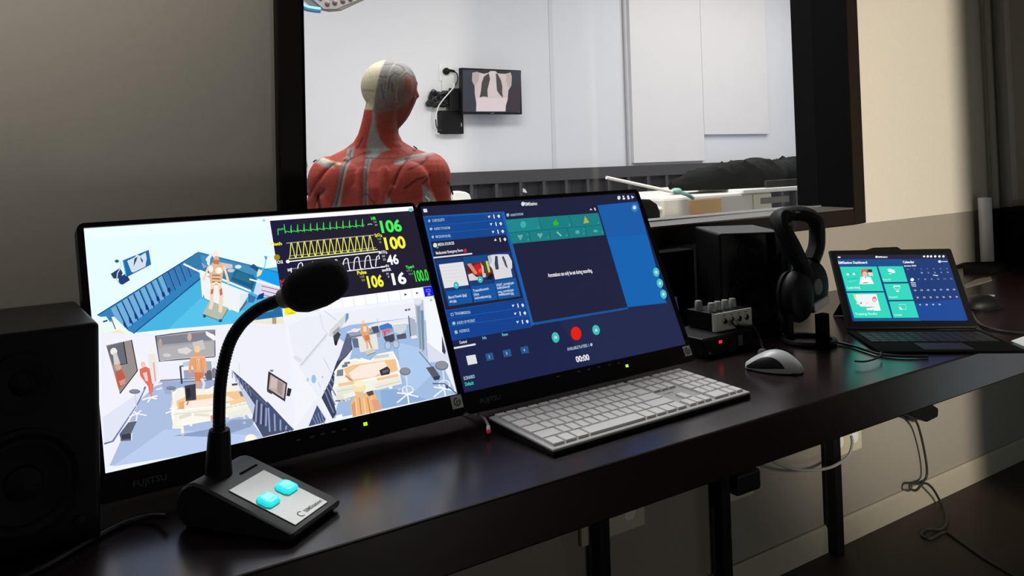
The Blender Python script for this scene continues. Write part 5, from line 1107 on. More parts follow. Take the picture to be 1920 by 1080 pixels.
MB().lathe([(0.0085, -0.012), (0.0115, -0.010), (0.0135, 0.0), (0.0150, 0.004)], 20, q).build('capsule_ring', M_GREY, mic, smooth=True, inv=im)
tag(MB().tube([onZ(312, 968, DZ+0.014), onZ(285, 968, DZ+0.008), onZ(250, 976, DZ+0.004), onZ(210, 992, DZ+0.004), onZ(150, 1025, DZ+0.004), onZ(60, 1075, DZ+0.004), onZ(-80, 1130, DZ+0.004)], 0.0035, 8, smooth=5).build('microphone_cable', M_CABLE, smooth=True), 'black cable running left from the gooseneck microphone along the desk', 'cable')

# ================================================================== KEYBOARD
KX, KY, KYAW, KW, KH = 0.7263, -0.588, 0.0321, 0.4443, 0.1635
kb = thing('keyboard', 'full-size pale grey keyboard lying in front of the right monitor', 'keyboard', (KX, KY, DZ), KYAW)
tl_ = 0.055
KM = Matrix.Translation((0, 0, 0.0105)) @ Matrix.Rotation(tl_, 4, 'X')
b = MB(); pr = [(0, 0.0), (0, 0.0105), (KH, 0.0105+KH*math.tan(tl_)), (KH, 0.004), (KH-0.02, 0.0), (0.0, 0.0)]
pr = pr[:-1]
b.prism([(0.0015, y, max(0.0, z-0.0035)) for y, z in pr], (KW-0.003, 0, 0)); b.build('base_tray', M_KEYBASE, kb, bevel=0.001)
MB().box((0, 0, -0.0045), (KW, KH, 0), KM).build('top_plate', M_KEYPLATE, kb, bevel=0.002)
U1 = 0.01905; mL = 0.0072; y0 = 0.0085; rp = (KH-0.0085-0.004-0.0145)/5.0
keys = []
def row(y, h, x, widths, gap=0.0030):
    for w in widths:
        if w > 0: keys.append((x+gap/2, y+gap/2, x+w*U1-gap/2, y+h-gap/2))
        x += abs(w)*U1
xm, xn = mL+15.28*U1, mL+18.56*U1
row(y0, rp, mL, [1.25, 1.25, 1.25, 6.25, 1.25, 1.25, 1.25, 1.25]); row(y0, rp, xm, [1, 1, 1]); row(y0, rp, xn, [2, 1, 1])
row(y0+rp, rp, mL, [2.25]+[1]*10+[2.75]); row(y0+rp, rp, xm, [-1, 1]); row(y0+rp, rp, xn, [1, 1, 1, 1])
row(y0+2*rp, rp, mL, [1.75]+[1]*11+[2.25]); row(y0+2*rp, rp, xn, [1, 1, 1, 1])
row(y0+3*rp, rp, mL, [1.5]+[1]*12+[1.5]); row(y0+3*rp, rp, xm, [1, 1, 1]); row(y0+3*rp, rp, xn, [1, 1, 1, 1])
row(y0+4*rp, rp, mL, [1]*13+[2]); row(y0+4*rp, rp, xm, [1, 1, 1]); row(y0+4*rp, rp, xn, [1, 1, 1, 1])
fr_ = []
nk = len(keys); row(y0+5*rp+0.002, 0.0145, mL, [1.15]*13); row(y0+5*rp+0.002, 0.0145, xm, [1, 1, 1]); row(y0+5*rp+0.002, 0.0145, xn, [1, 1, 1, 1])
sel = keys[:100] if len(keys) > 100 else keys
for (a0, b0, a1, b1) in sel:
    MB().frustum((a0, b0), (a1, b1), 0.0009, KM, 0.0, 0.0036).build('key', M_KEY, kb)
rest = keys[100:]
if rest:
    b = MB()
    for (a0, b0, a1, b1) in rest: b.frustum((a0, b0), (a1, b1), 0.0009, KM, 0.0, 0.0036)
    o = b.build('function_keys', M_KEY, kb); o['kind'] = 'stuff'
# small maker's mark on the plate
vs, fs, x0, x1, y1 = text_mesh('FUJITSU', 0.01)
b = MB(); b.add([KM @ Vector((xm+0.012+(v[0]-x0)*0.022/(x1-x0), y0+2.45*rp+v[1]*0.004/y1, 0.0003)) for v in vs], fs); b.build('logo', M_LOGO, kb)

# ================================================================== MOUSE
ma, mb_ = onZ(1400, 689, DZ), onZ(1506, 700, DZ)
mdir = (mb_-ma); mdir.z = 0; ml = 0.118; yawmo = math.atan2(mdir.y, mdir.x)
mc = (ma+mb_)/2; mc.z = DZ
mo = thing('computer_mouse', 'pearl white wireless mouse with dark thumb grip right of the keyboard', 'mouse', mc, yawmo)
def mouse_shell(hw_scale, hs, x0, x1, zb):
    rings = []; N = 26
    for i in range(N+1):
        t = i/N; x = x0+(x1-x0)*t
        w = hw_scale*(math.sin(PI*min(max(t*0.93+0.035, 0), 1))**0.48)
        h = hs*(math.sin(PI*(t*0.88+0.09)**1.25)**0.75)
        h = max(h, 0.006); w = max(w, 0.004)
        rg = []
        for k in range(22):
            a = PI*k/21
            rg.append(Vector((x, -w*math.cos(a)*(1.0 if a < PI else 1), zb+h*math.sin(a)**0.72)))
        rings.append(rg)
    return rings
MLn = mdir.length
b = MB(); b.loft(mouse_shell(0.032, 0.038, -MLn/2, MLn/2, 0.0025)); b.build('shell', M_MOUSE, mo, smooth=True, angle=70)
b = MB()
side = []
for i in range(31):
    t = 0.03+0.71*i/30; x = -MLn/2+MLn*t
    w_ = 0.0328*(math.sin(PI*min(max(t*0.93+0.035, 0), 1))**0.48); h_ = 0.0386*(math.sin(PI*(t*0.88+0.09)**1.25)**0.75)
    am = 0.10+0.66*math.sin(PI*min(1, i/30*0.98+0.01))**0.55; a0_ = 0.06+0.10*(i/30)**2
    side.append([Vector((x, -w_*math.cos(a)-0.0004, 0.0028+h_*math.sin(a)**0.72)) for a in [a0_+(am-a0_)*k/9 for k in range(10)]])
b.loft(side, cap=False, closed=False); b.build('thumb_grip', M_MOUSED, mo, smooth=True, angle=80)
MB().box((-MLn/2+0.006, -0.024, 0), (MLn/2-0.006, 0.024, 0.0035)).build('glide_base', M_BLACK, mo, bevel=0.001)
Mw = Matrix.Translation((-MLn/2+0.030, 0.003, 0.0315)) @ Matrix.Rotation(PI/2, 4, 'X')
MB().lathe([(0.006, -0.003), (0.0075, -0.002), (0.0075, 0.002), (0.006, 0.003)], 16, Mw).build('scroll_wheel', M_GREY, mo, smooth=True)

# ================================================================== RECEIVER + HEADPHONE AMPLIFIER
rb = [Vector((1.308, -0.3345, DZ))]; yr = 0.02
ztr = 0.793-DZ
rec = thing('receiver_unit', 'low black receiver with a red light under the headphone amplifier', 'receiver', rb[0], yr)
rw = 0.160; rd = 0.115; rh_ = 0.042
MB().box((0, 0, 0.003), (rw, rd, rh_)).build('case', M_BLACK, rec, bevel=0.003)
MB().box((0.002, -0.002, 0.005), (rw-0.002, 0.0, rh_-0.003)).build('front_panel', M_BEZEL, rec, bevel=0.0008)
pl_ = world(rb[0], yr).inverted() @ onPlane(1351, 641, Vector(rb[0])+Vector((math.sin(yr), -math.cos(yr), 0))*0.003, Vector((math.sin(yr), -math.cos(yr), 0)))
MB().box((pl_.x-0.004, -0.0035, pl_.z-0.003), (pl_.x+0.004, -0.002, pl_.z+0.003)).build('status_light', M_LEDR, rec)
MB().tube([(pl_.x-0.035, -0.002, pl_.z-0.018), (pl_.x-0.035, -0.004, pl_.z-0.018)], 0.0028, 10).build('button', M_GREY, rec)
MB().box((rw-0.05, -0.0028, 0.012), (rw-0.035, -0.002, rh_-0.008)).build('antenna_mark', M_LOGO, rec)
for sx in (0.012, rw-0.012):
    for sy in (0.012, rd-0.012): MB().box((sx-0.006, sy-0.006, 0), (sx+0.006, sy+0.006, 0.003)).build('rubber_foot', M_RUBBER, rec)
# amplifier on top
za = DZ+rh_
def Az(x, y, z): return onZ(x, y, z)
af0 = onZ(1343, 622, za+0.002); ya = -0.01; aw = 0.113
amp = thing('headphone_amplifier', 'small silver-fronted headphone amplifier with knobs on the black receiver', 'amplifier', (af0.x, af0.y, za), ya)
ah = (onPlane(1342, 589, Vector(af0), Vector((math.sin(ya), -math.cos(ya), 0))).z-za); ad = 0.085
b = MB(); b.box((0, 0.003, 0.002), (aw, ad, ah)); b.build('case', M_BLACK, amp, bevel=0.002)
MB().box((-0.001, -0.001, 0.001), (aw+0.001, 0.003, ah)).build('front_plate', M_ALU, amp, bevel=0.0008)
MB().box((-0.0015, 0.003, 0.001), (0.0, 0.010, ah)).build('corner_strip', M_ALU, amp)
for k in range(4):
    xk = aw*(0.22+0.205*k); Mj = Matrix.Translation((xk, -0.001, ah*0.55)) @ Matrix.Rotation(PI/2, 4, 'X')
    j = MB().lathe([(0.0068, 0), (0.0068, 0.003), (0.0055, 0.0045), (0.0032, 0.0045), (0.0030, -0.001)], 18, Mj).build('jack', M_CHROME, amp, smooth=True)
    MB().lathe([(0.0036, 0.0043), (0.0005, 0.0048)], 14, Mj).build('jack_hole', M_RUBBER, j)
    MB().box((xk-0.004, -0.0016, ah*0.82), (xk+0.004, -0.001, ah*0.86)).build('mark', M_PRINT, amp)
for kx, ky in ((-0.02+0.12, 0.060), (0.10, 0.022), (0.31, 0.026), (0.54, 0.028), (0.77, 0.030)):
    Mk = Matrix.Translation((aw*kx, ky, ah))
    MB().lathe([(0.0084, 0), (0.0086, 0.007), (0.0076, 0.0185), (0.0066, 0.0200), (0.0005, 0.0201)], 18, Mk).build('knob', M_KNOB, amp, smooth=True)
# plugged jack lead
pj = Vector((aw*0.42, -0.004, ah*0.42)); wm = world(amp.location, ya)
jl = thing('headphone_lead', 'black lead plugged into the silver front of the headphone amplifier', 'lead', wm @ pj); ij = world(jl.location, 0).inverted()
w0 = wm @ Vector((aw*0.425, -0.0055, ah*0.55)); w1 = onPlane(1385, 612, w0-Vector((0, 0.02, 0)), Vector((0, 1, 0))); w2 = onPlane(1412, 612, w0-Vector((0, 0.01, 0)), Vector((0, 1, 0)))
MB().tube([w0+Vector((0.0, -0.003, -0.004)), w1, w2], [0.0062, 0.0035], 10, smooth=5).build('jack_plug', M_RUBBER, jl, smooth=True, inv=ij)
MB().tube([w2, onZ(1424, 632, DZ+0.02), onZ(1430, 652, DZ+0.004), onZ(1442, 660, DZ+0.004), onZ(1456, 655, DZ+0.004)], 0.0026, 8, smooth=6).build('cord', M_CABLE, jl, smooth=True, inv=ij)

# ================================================================== HEADPHONES ON A STAND
hb_ = onZ(1500, 660, DZ); yp = hb_.y+0.05; 
sd = thing('headphone_stand', 'black headphone stand with a ring foot beside the right loudspeaker', 'stand', (1.600, -0.378, DZ)); isd = world(sd.location, 0).inverted()
sc_ = Vector(sd.location)
nrm_h = Vector((math.sin(YAW+0.1), math.cos(YAW+0.1), 0))
def H(x, y, d=0.0): return onPlane(x, y, sc_+nrm_h*d, nrm_h)
topc = H(1482, 415)
b = MB()
pts = [sc_+Vector((0.055*math.cos(2*PI*k/28), 0.055*math.sin(2*PI*k/28), 0.006)) for k in range(29)]
b.tube(pts, 0.006, 8); b.build('ring_foot', M_BLACK, sd, smooth=True, inv=isd)
b = MB(); b.box((sc_.x-0.010, sc_.y+0.045, DZ+0.004), (sc_.x+0.010, sc_.y+0.060, topc.z-0.02)); b.build('post', M_BLACK, sd, bevel=0.003, inv=isd)
b = MB(); b.tube([Vector((sc_.x, sc_.y+0.052, topc.z-0.03)), Vector((sc_.x, sc_.y+0.03, topc.z-0.010)), H(1480, 412, 0.0)], 0.008, 10, smooth=5); b.build('hook_arm', M_GREY, sd, smooth=True, inv=isd)
hp = thing('headphones', 'large black headphones hanging on the stand right of the turned loudspeaker', 'headphones', H(1500, 500)); ihp = world(hp.location, 0).inverted()
# headband: arch of padded strip seen obliquely, cups at the lower end
band = [(1496, 490, -0.040), (1480, 455, -0.05), (1466, 428, -0.045), (1462, 410, -0.025), (1474, 402, 0.0), (1496, 400, 0.01), (1516, 404, 0.02), (1529, 416, 0.03), (1532, 440, 0.035), (1530, 465, 0.03), (1520, 492, 0.015)]
bp = spline([H(x, y, d) for x, y, d in band], 6)
def strip(P, w, th, nd):
    rings = []
    for i, p in enumerate(P):
        t = (P[min(i+1, len(P)-1)]-P[max(i-1, 0)]).normalized(); s_ = nd.copy(); s_ = (s_-t*s_.dot(t)).normalized(); a = t.cross(s_)
        rings.append([p+s_*(w/2*math.cos(2*PI*k/12))+a*(th/2*math.sin(2*PI*k/12)) for k in range(12)])
    return rings
MB().loft(strip(bp, 0.060, 0.034, nrm_h)).build('headband', M_RUBBER, hp, smooth=True, inv=ihp)
hl_ = spline([H(x, y, d-0.030) for x, y, d in band[3:7]], 6)
MB().loft(strip(hl_, 0.004, 0.010, nrm_h)).build('band_highlight', mat('headband_shine', (0.16, 0.165, 0.18, 1), 0.3, noise=0.05), hp, smooth=True, inv=ihp)  # lighter strip put in as the highlight along the headband
yk = spline([H(x, y, d) for x, y, d in [(1468, 430, -0.05), (1486, 462, -0.045), (1500, 492, -0.03), (1510, 515, -0.02)]], 5)
MB().loft(strip(yk, 0.040, 0.036, nrm_h)).build('yoke', M_RUBBER, hp, smooth=True, inv=ihp)
for nm, (cx, cy), dd, rx, rz in (('ear_cup', (1521, 536), 0.0, 0.047, 0.060), ('ear_cup', (1496, 556), -0.05, 0.040, 0.056)):
    c = H(cx, cy, dd); Mh = Matrix.Translation(c) @ Matrix.Rotation(-(YAW-0.55), 4, 'Z') @ Matrix.Rotation(PI/2, 4, 'X') @ Matrix.Diagonal((rx/0.05, rz/0.05, 1, 1))
    cup = MB().lathe([(0.020, -0.020), (0.042, -0.018), (0.050, -0.008), (0.050, 0.004), (0.044, 0.014), (0.030, 0.018), (0.012, 0.019), (0.0005, 0.019)], 28, Mh).build(nm, M_BLACK, hp, smooth=True, inv=ihp)
    MB().lathe([(0.030, -0.030), (0.046, -0.028), (0.048, -0.020), (0.040, -0.014), (0.028, -0.018)], 24, Mh).build('ear_pad', M_RUBBER, cup, smooth=True, inv=ihp)
    MB().lathe([(0.016, 0.0185), (0.014, 0.0205), (0.0005, 0.021)], 20, Mh).build('cap', M_LOGO if dd == 0 else M_BLACK, cup, smooth=True, inv=ihp)
# pale charger block behind the headphones
pc = H(1541, 588, -0.062)
tag(MB().prism([H(*p, -0.068) for p in [(1527, 571), (1555, 555), (1556, 570), (1529, 586)]], nrm_h*0.012).build('charger_block', M_PAPER, bevel=0.001), 'pale block propped against the lower right of the headphones', 'charger')
tag(MB().box((pc.x-0.014, pc.y-0.009, DZ), (pc.x+0.014, pc.y+0.009, pc.z)).build('cable_box', M_BLACK_MATT, bevel=0.002), 'small black block under the pale block at the headphones', 'box')

# ================================================================== TABLET
TO = Vector((1.769, -0.376, 0.774)); TY, TT, TW, TH = -0.683, 0.633, 0.26, 0.1733
tab = thing('tablet', 'black tablet with teal tiles and a calendar standing at the right of the desk', 'tablet', (TO.x+TW/2*math.cos(TY), TO.y+TW/2*math.sin(TY), DZ), TY); itb = world(tab.location, TY).inverted()
tex = Vector((math.cos(TY), math.sin(TY), 0)); tbk = Vector((-math.sin(TY), math.cos(TY), 0)); tez = Vector((0, 0, math.cos(TT)))+tbk*math.sin(TT); tn = tex.cross(tez).normalized()
TM = Matrix((tex, tez, tn)).transposed().to_4x4(); TM.translation = TO; TM = itb @ TM
bt_ = 0.017
b = MB(); b.box((-bt_, -0.020, -0.009), (TW+bt_, TH+0.018, 0.0), TM); b.build('body', M_BLACK, tab, bevel=0.006, seg=3)
b = MB(); b.prism([(TW*0.26, TH+0.016, -0.012), (TW*0.62, TH+0.016, -0.012), (TW*0.58, TH+0.025, -0.012), (TW*0.36, TH+0.024, -0.012)], (0, 0, 0.010), TM); b.build('camera_clip', M_BLACK, tab, bevel=0.001)
b = MB(); foot = TM @ Vector((TW/2, TH*0.55, -0.009)); 
b.add([TM @ Vector((0.01, TH*0.5, -0.0095)), TM @ Vector((TW-0.01, TH*0.5, -0.0095)), Vector((TW/2-0.01, 0.19, 0.001)), Vector((-TW/2+0.01, 0.19, 0.001)), TM @ Vector((0.01, TH*0.5, -0.0125)), TM @ Vector((TW-0.01, TH*0.5, -0.0125)), Vector((TW/2-0.01, 0.194, 0.001)), Vector((-TW/2+0.01, 0.194, 0.001))], [(0, 1, 2, 3), (4, 7, 6, 5), (0, 4, 5, 1), (1, 5, 6, 2), (2, 6, 7, 3), (3, 7, 4, 0)]); b.build('kickstand', M_BLACK, tab)
b = MB(); b.box((-TW/2-bt_, -0.225, 0.0), (TW/2+bt_, -0.014, 0.006)); b.build('keyboard_cover', M_BLACK_MATT, tab, bevel=0.002)
for r_ in range(5):
    for k in range(13):
        x = -TW/2-0.004+k*(TW+0.008)/13; y = -0.045-r_*0.019
        MB().box((x+0.001, y-0.015, 0.006), (x+(TW+0.008)/13-0.001, y, 0.0075)).build('key', M_KEYBASE, tab)
MB().box((-0.05, -0.21, 0.006), (0.05, -0.15, 0.0065)).build('touchpad', M_KEYBASE, tab)
SMT = screen_mat('tablet_pixels', 1.0)
A = Art(TO, tex, tez, itb); A.full(TW, TH, (20, 62, 128))
A.zoom(1540, 460, 6.4)
A.poly([(180, 115), (1500, 112), (1515, 165), (190, 168)], (30, 30, 58)); A.poly([(190, 168), (960, 165), (985, 250), (215, 255)], (20, 76, 140)); A.poly([(960, 165), (1515, 162), (1745, 905), (1180, 905), (985, 250)], (22, 56, 118)); A.poly([(1130, 700), (1665, 640), (1745, 905), (1180, 905)], (18, 70, 150)); A.poly([(385, 875), (1180, 875), (1190, 908), (395, 908)], (8, 92, 140))
TE = (48, 216, 190)
for q in ([(222, 258), (662, 256), (748, 550), (302, 552)], [(306, 572), (752, 566), (846, 872), (394, 872)], [(680, 254), (978, 252), (1034, 438), (742, 444)], [(748, 462), (1044, 458), (1104, 652), (806, 656)], [(812, 674), (1110, 670), (1170, 868), (866, 870)]): A.poly(q, TE)
A.ell(213, 144, 18, 8, W_); A.ell(662, 140, 14, 13, W_); A.text('SIMStation', (682, 150), (796, 148), 18, W_, 0.04)
for x in (1232, 1276, 1316, 1366, 1416, 1464): A.ell(x, 134, 14, 11 if x < 1250 else 14, W_)
A.text('SIMStation Dashboard', (206, 224), (552, 220), 30, W_, 0.03); A.text('Calendar', (980, 216), (1118, 214), 30, W_, 0.03); A.text('January 2024', (994, 254), (1140, 252), 16, W_, 0.04); A.ell(1418, 196, 18, 15, W_); A.line([(1440, 196), (1515, 196)], 10, (200, 216, 236))
# nurse picture tile
A.ell(515, 330, 40, 42, (196, 80, 78)); A.ell(520, 345, 30, 30, (240, 190, 176)); A.poly([(540, 290), (605, 290), (612, 325), (556, 325)], (46, 44, 56)); A.poly([(560, 325), (612, 325), (620, 368), (570, 368)], (244, 214, 206)); A.poly([(470, 385), (520, 370), (590, 385), (632, 465), (455, 468)], (250, 250, 250)); A.poly([(515, 372), (545, 372), (530, 410)], (150, 206, 200)); A.line([(500, 452), (560, 448)], 8, (60, 54, 60)); A.poly([(480, 290), (550, 285), (560, 310), (475, 320)], (214, 96, 92))
A.line([(300, 340), (430, 335), (440, 400), (310, 405), (300, 340)], 5, (36, 150, 140)); A.ell(316, 350, 18, 14, (220, 240, 230)); A.ell(388, 346, 18, 14, (220, 240, 230)); A.line([(330, 440), (420, 424)], 5, (150, 236, 220))
A.text('Learning', (316, 522), (468, 518), 28, (190, 250, 236), 0.03)
A.poly([(380, 590), (660, 585), (712, 780), (640, 785), (640, 745), (470, 738), (400, 640)], (240, 244, 244)); A.poly([(385, 590), (410, 590), (420, 640), (395, 640)], (250, 214, 120)); A.ell(636, 650, 26, 34, (190, 120, 120)); A.ell(636, 662, 20, 26, (240, 200, 190)); A.poly([(540, 755), (610, 752), (616, 778), (545, 780)], (250, 250, 250)); A.ell(440, 695, 20, 16, (214, 236, 230)); A.poly([(600, 740), (690, 730), (712, 785), (630, 786)], (246, 246, 246)); A.line([(470, 738), (640, 745)], 6, (150, 170, 180)); A.ell(476, 694, 8, 12, (60, 110, 120)); A.ell(545, 695, 10, 10, (250, 220, 150))
A.text('Training Studio', (406, 838), (672, 832), 26, (190, 250, 236), 0.03)
A.poly([(796, 290), (810, 282), (870, 295), (888, 325), (868, 336), (800, 315)], (236, 250, 246)); A.ell(826, 342, 22, 6, (200, 244, 234)); A.text('Record', (740, 424), (832, 420), 22, (170, 246, 230), 0.03)
A.line([(862, 492), (944, 490)], 12, W_); A.line([(866, 496), (884, 530), (940, 526), (940, 494)], 7, (214, 248, 240)); A.ell(914, 552, 20, 10, W_); A.text('Present', (816, 634), (918, 630), 22, (170, 246, 230), 0.03)
A.line([(926, 714), (1008, 710), (1022, 768), (950, 772)], 7, (170, 240, 228)); A.poly([(930, 740), (950, 740), (972, 768), (940, 772)], W_); A.text('Transfer', (874, 848), (972, 844), 22, (170, 246, 230), 0.03)
# calendar days
day = 1
for r_, (x0, y0_) in enumerate(((1030, 298), (1200, 340), (1085, 420), (1120, 550), (1150, 636), (1180, 724))):
    n = (7, 5, 7, 7, 7, 4)[r_]
    for k in range(n):
        x = x0+k*78; y = y0_-k*1.5
        if r_ == 0: A.text('MTWTFSS'[k], (x, y), (x+22, y), 18, (96, 130, 180), 0.02)
        elif r_ == 2 and k == 0: A.ell(x+4, y-6, 22, 20, W_)
        else: A.text(str(day+20 if r_ == 5 else day), (x-6, y), (x+20, y), 18, (206, 222, 244) if r_ > 2 else (120, 150, 200), 0.03)
        if r_: day += 1
A.line([(1340, 358), (1398, 366)], 9, W_)
for k in range(3): A.line([(1070+6*k, 450+20*k), (1130+4*k, 452+20*k)], 8, (220, 232, 248))
A.build('screen', SMT, tab)

# ================================================================== small things on the desk
# charging lead with a lit red tip between the monitors and the keyboard
uc = thing('charging_lead', 'white lead with a red glowing tip left of the keyboard', 'lead', onZ(916, 812, DZ)); iu = world(uc.location, 0).inverted()
MB().tube([onZ(852, 772, DZ+0.004), onZ(868, 774, DZ+0.004), onZ(890, 777, DZ+0.010), onZ(906, 783, DZ+0.016), onZ(914, 795, DZ+0.016), onZ(916, 803, DZ+0.014)], 0.0022, 8, smooth=6).build('cord', M_CABLEG, uc, smooth=True, inv=iu)
MB().tube([onZ(915.5, 800, DZ+0.015), onZ(916, 808, DZ+0.012)], 0.0032, 8).build('connector', M_WHITEP, uc, smooth=True, inv=iu)
MB().tube([onZ(916, 807, DZ+0.0125), onZ(916.3, 811, DZ+0.010)], 0.0034, 8).build('lit_tip', mat('red_tip', (0.4, 0.02, 0.06, 1), 0.4, emit=rgb(140, 16, 40), estr=0.7, noise=0.01), uc, smooth=True, inv=iu)
# cables near the tablet
tag(MB().tube([onZ(*p, DZ+0.004) for p in [(1570, 642), (1600, 649), (1625, 657), (1650, 664), (1690, 668), (1740, 668)]], 0.003, 8, smooth=6).build('tablet_lead', M_CABLE, smooth=True), 'black lead crossing the green glow left of the tablet', 'cable')
tag(MB().tube([onZ(*p, DZ+0.0105) for p in [(1652, 661), (1650, 668), (1638, 674), (1620, 678), (1602, 677)]], 0.0018, 8, smooth=6).build('thin_lead', M_CABLE, smooth=True), 'thin dark lead curling on the green reflection before the tablet', 'cable')
tag(MB().tube([onZ(*p, DZ+0.004) for p in [(1822, 585), (1834, 604), (1850, 614), (1880, 621), (1930, 626), (1990, 632)]], 0.0032, 8, smooth=6).build('right_lead', M_CABLE, smooth=True), 'black lead running off to the right from behind the tablet', 'cable')
pm = onZ(1838, 580, DZ)
dm = thing('dark_mouse', 'small black mouse with a glint behind the right side of the tablet', 'mouse', (pm.x, pm.y, DZ), -0.2)
b = MB(); b.loft([[Vector((0.058*q*math.cos(2*PI*k/24), 0.034*q*math.sin(2*PI*k/24), z)) for k in range(24)] for q, z in ((0.9, 0.0), (1.0, 0.008), (0.97, 0.018), (0.85, 0.027), (0.6, 0.034), (0.3, 0.037), (0.02, 0.038))]); b.build('shell', M_BLACK, dm, smooth=True)
MB().box((0.02, -0.006, 0.030), (0.05, 0.004, 0.034)).build('button_gap', M_STEEL, dm, bevel=0.001)
pp = onZ(1890, 478, DZ)
def sheet(label, pts, z, m_=M_PAPER, th=0.0015, name='paper_sheet'):
    tag(MB().prism([onZ(*p, DZ+z) for p in pts], (0, 0, th)).build(name, m_), label, 'paper' if m_ is M_PAPER else 'folder')
sheet('crumpled white paper at the far right corner of the desk', [(1852, 476), (1880, 466), (1925, 464), (1990, 470), (1990, 480), (1900, 478), (1890, 486), (1862, 482)], 0.0)
sheet('pale paper strip lying between the black folder and the dark mouse', [(1806, 536), (1832, 524), (1858, 520), (1860, 526), (1836, 533), (1810, 540)], 0.0, M_TAUPE, 0.002, 'paper_strip')
sheet('white paper corner at the right edge in front of the tablet', [(1896, 640), (1925, 630), (1990, 640), (1990, 660), (1925, 652)], 0.0)
fo = [onZ(*p, DZ) for p in [(1806, 512), (1860, 514), (1892, 506), (1880, 498), (1812, 500)]]
tag(MB().prism(fo, (0, 0, 0.016)).build('black_folder', M_BLACK_MATT, bevel=0.002), 'flat black folder on the desk between pale tube and tablet', 'folder')
# pale tube built for a pale streak; dark box added for corner shade
rt = onY(1838, 486, -0.03)
tag(MB().lathe([(0.021, 0), (0.022, 0.002), (0.022, 0.238), (0.019, 0.24)], 24, Matrix.Translation((3.085, -0.040, DZ))).build('streak_tube', mat('tube_bluewhite', (0.74, 0.78, 0.86, 1), 0.35, noise=0.06, nscale=20), smooth=True), 'pale upright tube built for a pale streak near the desk corner', 'tube')
tag(MB().box((3.14, -0.10, DZ), (XR-0.006, -0.004, 0.942)).build('shade_box', M_BLACK_MATT, bevel=0.004), 'dark box added for the shade filling the far right corner of the desk', 'box')
# vertical pipes in the corner
for px, lab in ((1862, 'thin grey pipe left in the wall corner at the right edge'), (1884, 'thicker grey pipe nearest the wall corner at the right edge')):
    q_ = onY(px, 200, -0.03)
    tag(MB().tube([(q_.x, -0.022, 0.945), (q_.x, -0.022, 2.7)], 0.012 if px < 1870 else 0.018, 16).build('wall_pipe', mat('pipe_grey', (0.32, 0.31, 0.27, 1), 0.6, noise=0.05), smooth=True), lab, 'pipe', 'pipes in the wall corner')

# ================================================================== under the desk: sockets, plugs, leads
def socket(label, px, py, w, h, name='floor_socket'):
    P = onY(px, py, 0); t = thing(name, label, 'socket', (P.x, 0, P.z), 0, 'cream wall sockets under the desk')
    MB().box((-w/2, -0.012, -h/2), (w/2, 0, h/2)).build('socket_plate', M_CREAM, t, bevel=0.003)
    for sx in (-w/4, w/4):
        Mj = Matrix.Translation((sx, -0.012, 0)) @ Matrix.Rotation(PI/2, 4, 'X')
        MB().lathe([(0.018, 0), (0.018, 0.001), (0.015, 0.0012), (0.0005, 0.0012)], 16, Mj).build('outlet', M_WHITEP, t)
    return P
socket('cream wall socket under the desk beside the first bracket from the left', 1145, 968, 0.20, 0.085)
socket('cream wall socket under the desk with a black plug at the middle bracket', 1372, 906, 0.15, 0.085, 'floor_socket.001')
socket('cream wall socket under the desk with the looping white lead', 1582, 822, 0.15, 0.085, 'floor_socket.002')
tag(MB().tube([onY(*p, -0.075) for p in [(1596, 818), (1598, 832), (1590, 855), (1565, 873), (1535, 881), (1500, 881), (1470, 874), (1452, 866), (1430, 850)]], 0.0042, 8, smooth=6).build('white_lead', M_CABLEG, smooth=True), 'pale lead sagging between two sockets under the desk', 'cable')
pb_ = onY(1382, 890, -0.013)
p2 = thing('black_plug', 'black plug with a cable loop in the middle socket under the desk', 'plug', (pb_.x, -0.012, pb_.z))
MB().box((-0.05, -0.045, -0.035), (0.045, 0, 0.02)).build('plug_body', M_BLACK, p2, bevel=0.008)
MB().tube([onY(*p, -0.04)-Vector(p2.location) for p in [(1395, 890), (1402, 896), (1411, 894), (1412, 884), (1405, 878)]], 0.003, 7, smooth=5).build('cord', M_CABLE, p2, smooth=True)
pa = onY(1737, 776, -0.01)
p3 = thing('wall_adapter', 'black mains adapter on the wall under the right end of the desk', 'adapter', (pa.x, 0, pa.z)); i3 = world(p3.location, 0).inverted()
MB().prism([onY(*p, -0.06) for p in [(1708, 770), (1752, 760), (1761, 766), (1760, 782), (1740, 792), (1712, 782)]], (0, 0.06, 0)).build('adapter_body', M_BLACK, p3, bevel=0.006, inv=i3)
fl_ = lambda x, y: onZ(x, y, 0.004)
MB().tube([onY(1712, 780, -0.045), onY(1722, 800, -0.03), onY(1732, 840, -0.025), onY(1738, 880, -0.025), onY(1735, 898, -0.025), onY(1722, 905, -0.03), onY(1708, 906, -0.03), onY(1707, 916, -0.035), onY(1718, 919, -0.04), onY(1732, 906, -0.045), onY(1748, 915, -0.05), fl_(1765, 945), fl_(1776, 975), fl_(1765, 992), fl_(1738, 992), fl_(1728, 1003), fl_(1745, 1010), fl_(1772, 998), fl_(1800, 1015), fl_(1850, 1050), fl_(1920, 1090)], 0.004, 8, smooth=6).build('cord', mat('adapter_cord', (0.03, 0.028, 0.024, 1), 0.5, noise=0.1), p3, smooth=True, inv=i3)

# unseen partition added outside the frame so its edge shades the far wall corner
structure(MB().box((2.49, -1.22, 0), (XR, -1.18, 2.7)).build('wall_shade_blocker', M_WALL))

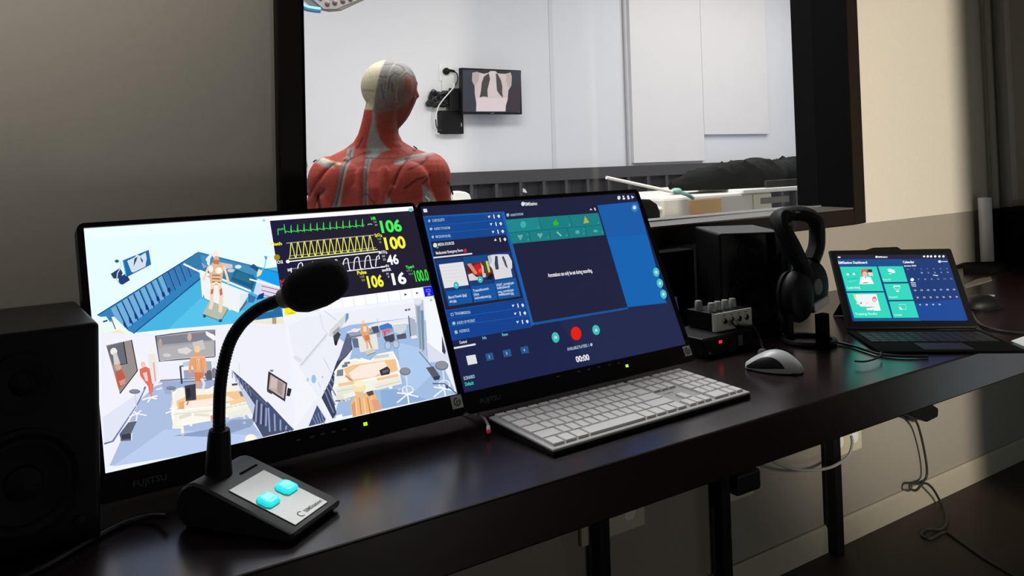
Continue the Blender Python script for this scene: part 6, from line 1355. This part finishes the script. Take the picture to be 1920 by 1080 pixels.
# ================================================================== LIGHTS
def area(name, loc, target, size, energy, color, sy=None, spread=None):
    l = bpy.data.lights.new(name, 'AREA'); l.energy = energy; l.color = color; l.size = size
    if sy: l.shape = 'RECTANGLE'; l.size_y = sy
    if spread: l.spread = spread
    o = bpy.data.objects.new(name, l); COL.objects.link(o); o.location = loc
    o.rotation_euler = (Vector(target)-Vector(loc)).to_track_quat('-Z', 'Y').to_euler(); return o
area('clinic_ceiling_light', (1.5, 1.0, 2.92), (1.5, 1.0, 0), 2.4, 105, (0.97, 0.98, 1.0), 0.9)
area('clinic_ceiling_light.001', (5.6, 1.7, 2.95), (5.6, 1.7, 0), 3.0, 70, (1.0, 0.985, 0.97), 1.8)
area('control_ceiling_light', (-0.6, -1.9, 2.65), (0.4, -0.3, 0.7), 1.6, 4.0, (1.0, 0.97, 0.92))
area('desk_front_fill', (2.92, -1.172, 0.50), (2.92, 0, 0.50), 0.8, 0.9, (0.72, 0.90, 1.0), 0.6)  # added unseen bluish fill that gives the desk front its sheen
area('under_desk_fill', (1.55, -3.25, 0.40), (1.5, 0, 0.30), 0.5, 5, (1.0, 0.95, 0.88), 0.5)  # added unseen fill, brightens the wall below the desk
def spot(name, loc, target, energy, color, angle, blend, radius):
    l = bpy.data.lights.new(name, 'SPOT'); l.energy = energy; l.color = color; l.spot_size = angle; l.spot_blend = blend; l.shadow_soft_size = radius
    o = bpy.data.objects.new(name, l); COL.objects.link(o); o.location = loc
    o.rotation_euler = (Vector(target)-Vector(loc)).to_track_quat('-Z', 'Y').to_euler(); return o
spot('doorway_spot', (1.6, -3.2, 1.35), (2.95, 0, 1.05), 450, (1.0, 0.91, 0.76), math.radians(46), 0.75, 0.13)
spot('ceiling_downlight', (-0.4, -1.0, 2.62), (-0.15, 0, 2.08), 70, (1.0, 0.965, 0.90), math.radians(70), 1.0, 0.12)

w = bpy.data.worlds.new('world'); bpy.context.scene.world = w; w.use_nodes = True
w.node_tree.nodes['Background'].inputs['Color'].default_value = (0.02, 0.02, 0.022, 1); w.node_tree.nodes['Background'].inputs['Strength'].default_value = 0.5

# ================================================================== CAMERA
cd = bpy.data.cameras.new('camera'); cam = bpy.data.objects.new('camera', cd); COL.objects.link(cam)
cd.sensor_fit = 'HORIZONTAL'; cd.sensor_width = 36.0; cd.lens = F/1920*36.0
cd.shift_x = 0.0; cd.shift_y = -(540-PY)/1920.0; cd.clip_start = 0.02
R3 = Matrix((CR, CU, -CF)).transposed().to_4x4(); R3.translation = CAM
cam.matrix_world = R3
sc = bpy.context.scene; sc.camera = cam
sc.view_settings.view_transform = 'Standard'; sc.view_settings.look = 'None'; sc.view_settings.exposure = 0.0; sc.view_settings.gamma = 1.0
sc.view_settings.use_curve_mapping = False
sc.cycles.use_denoising = True
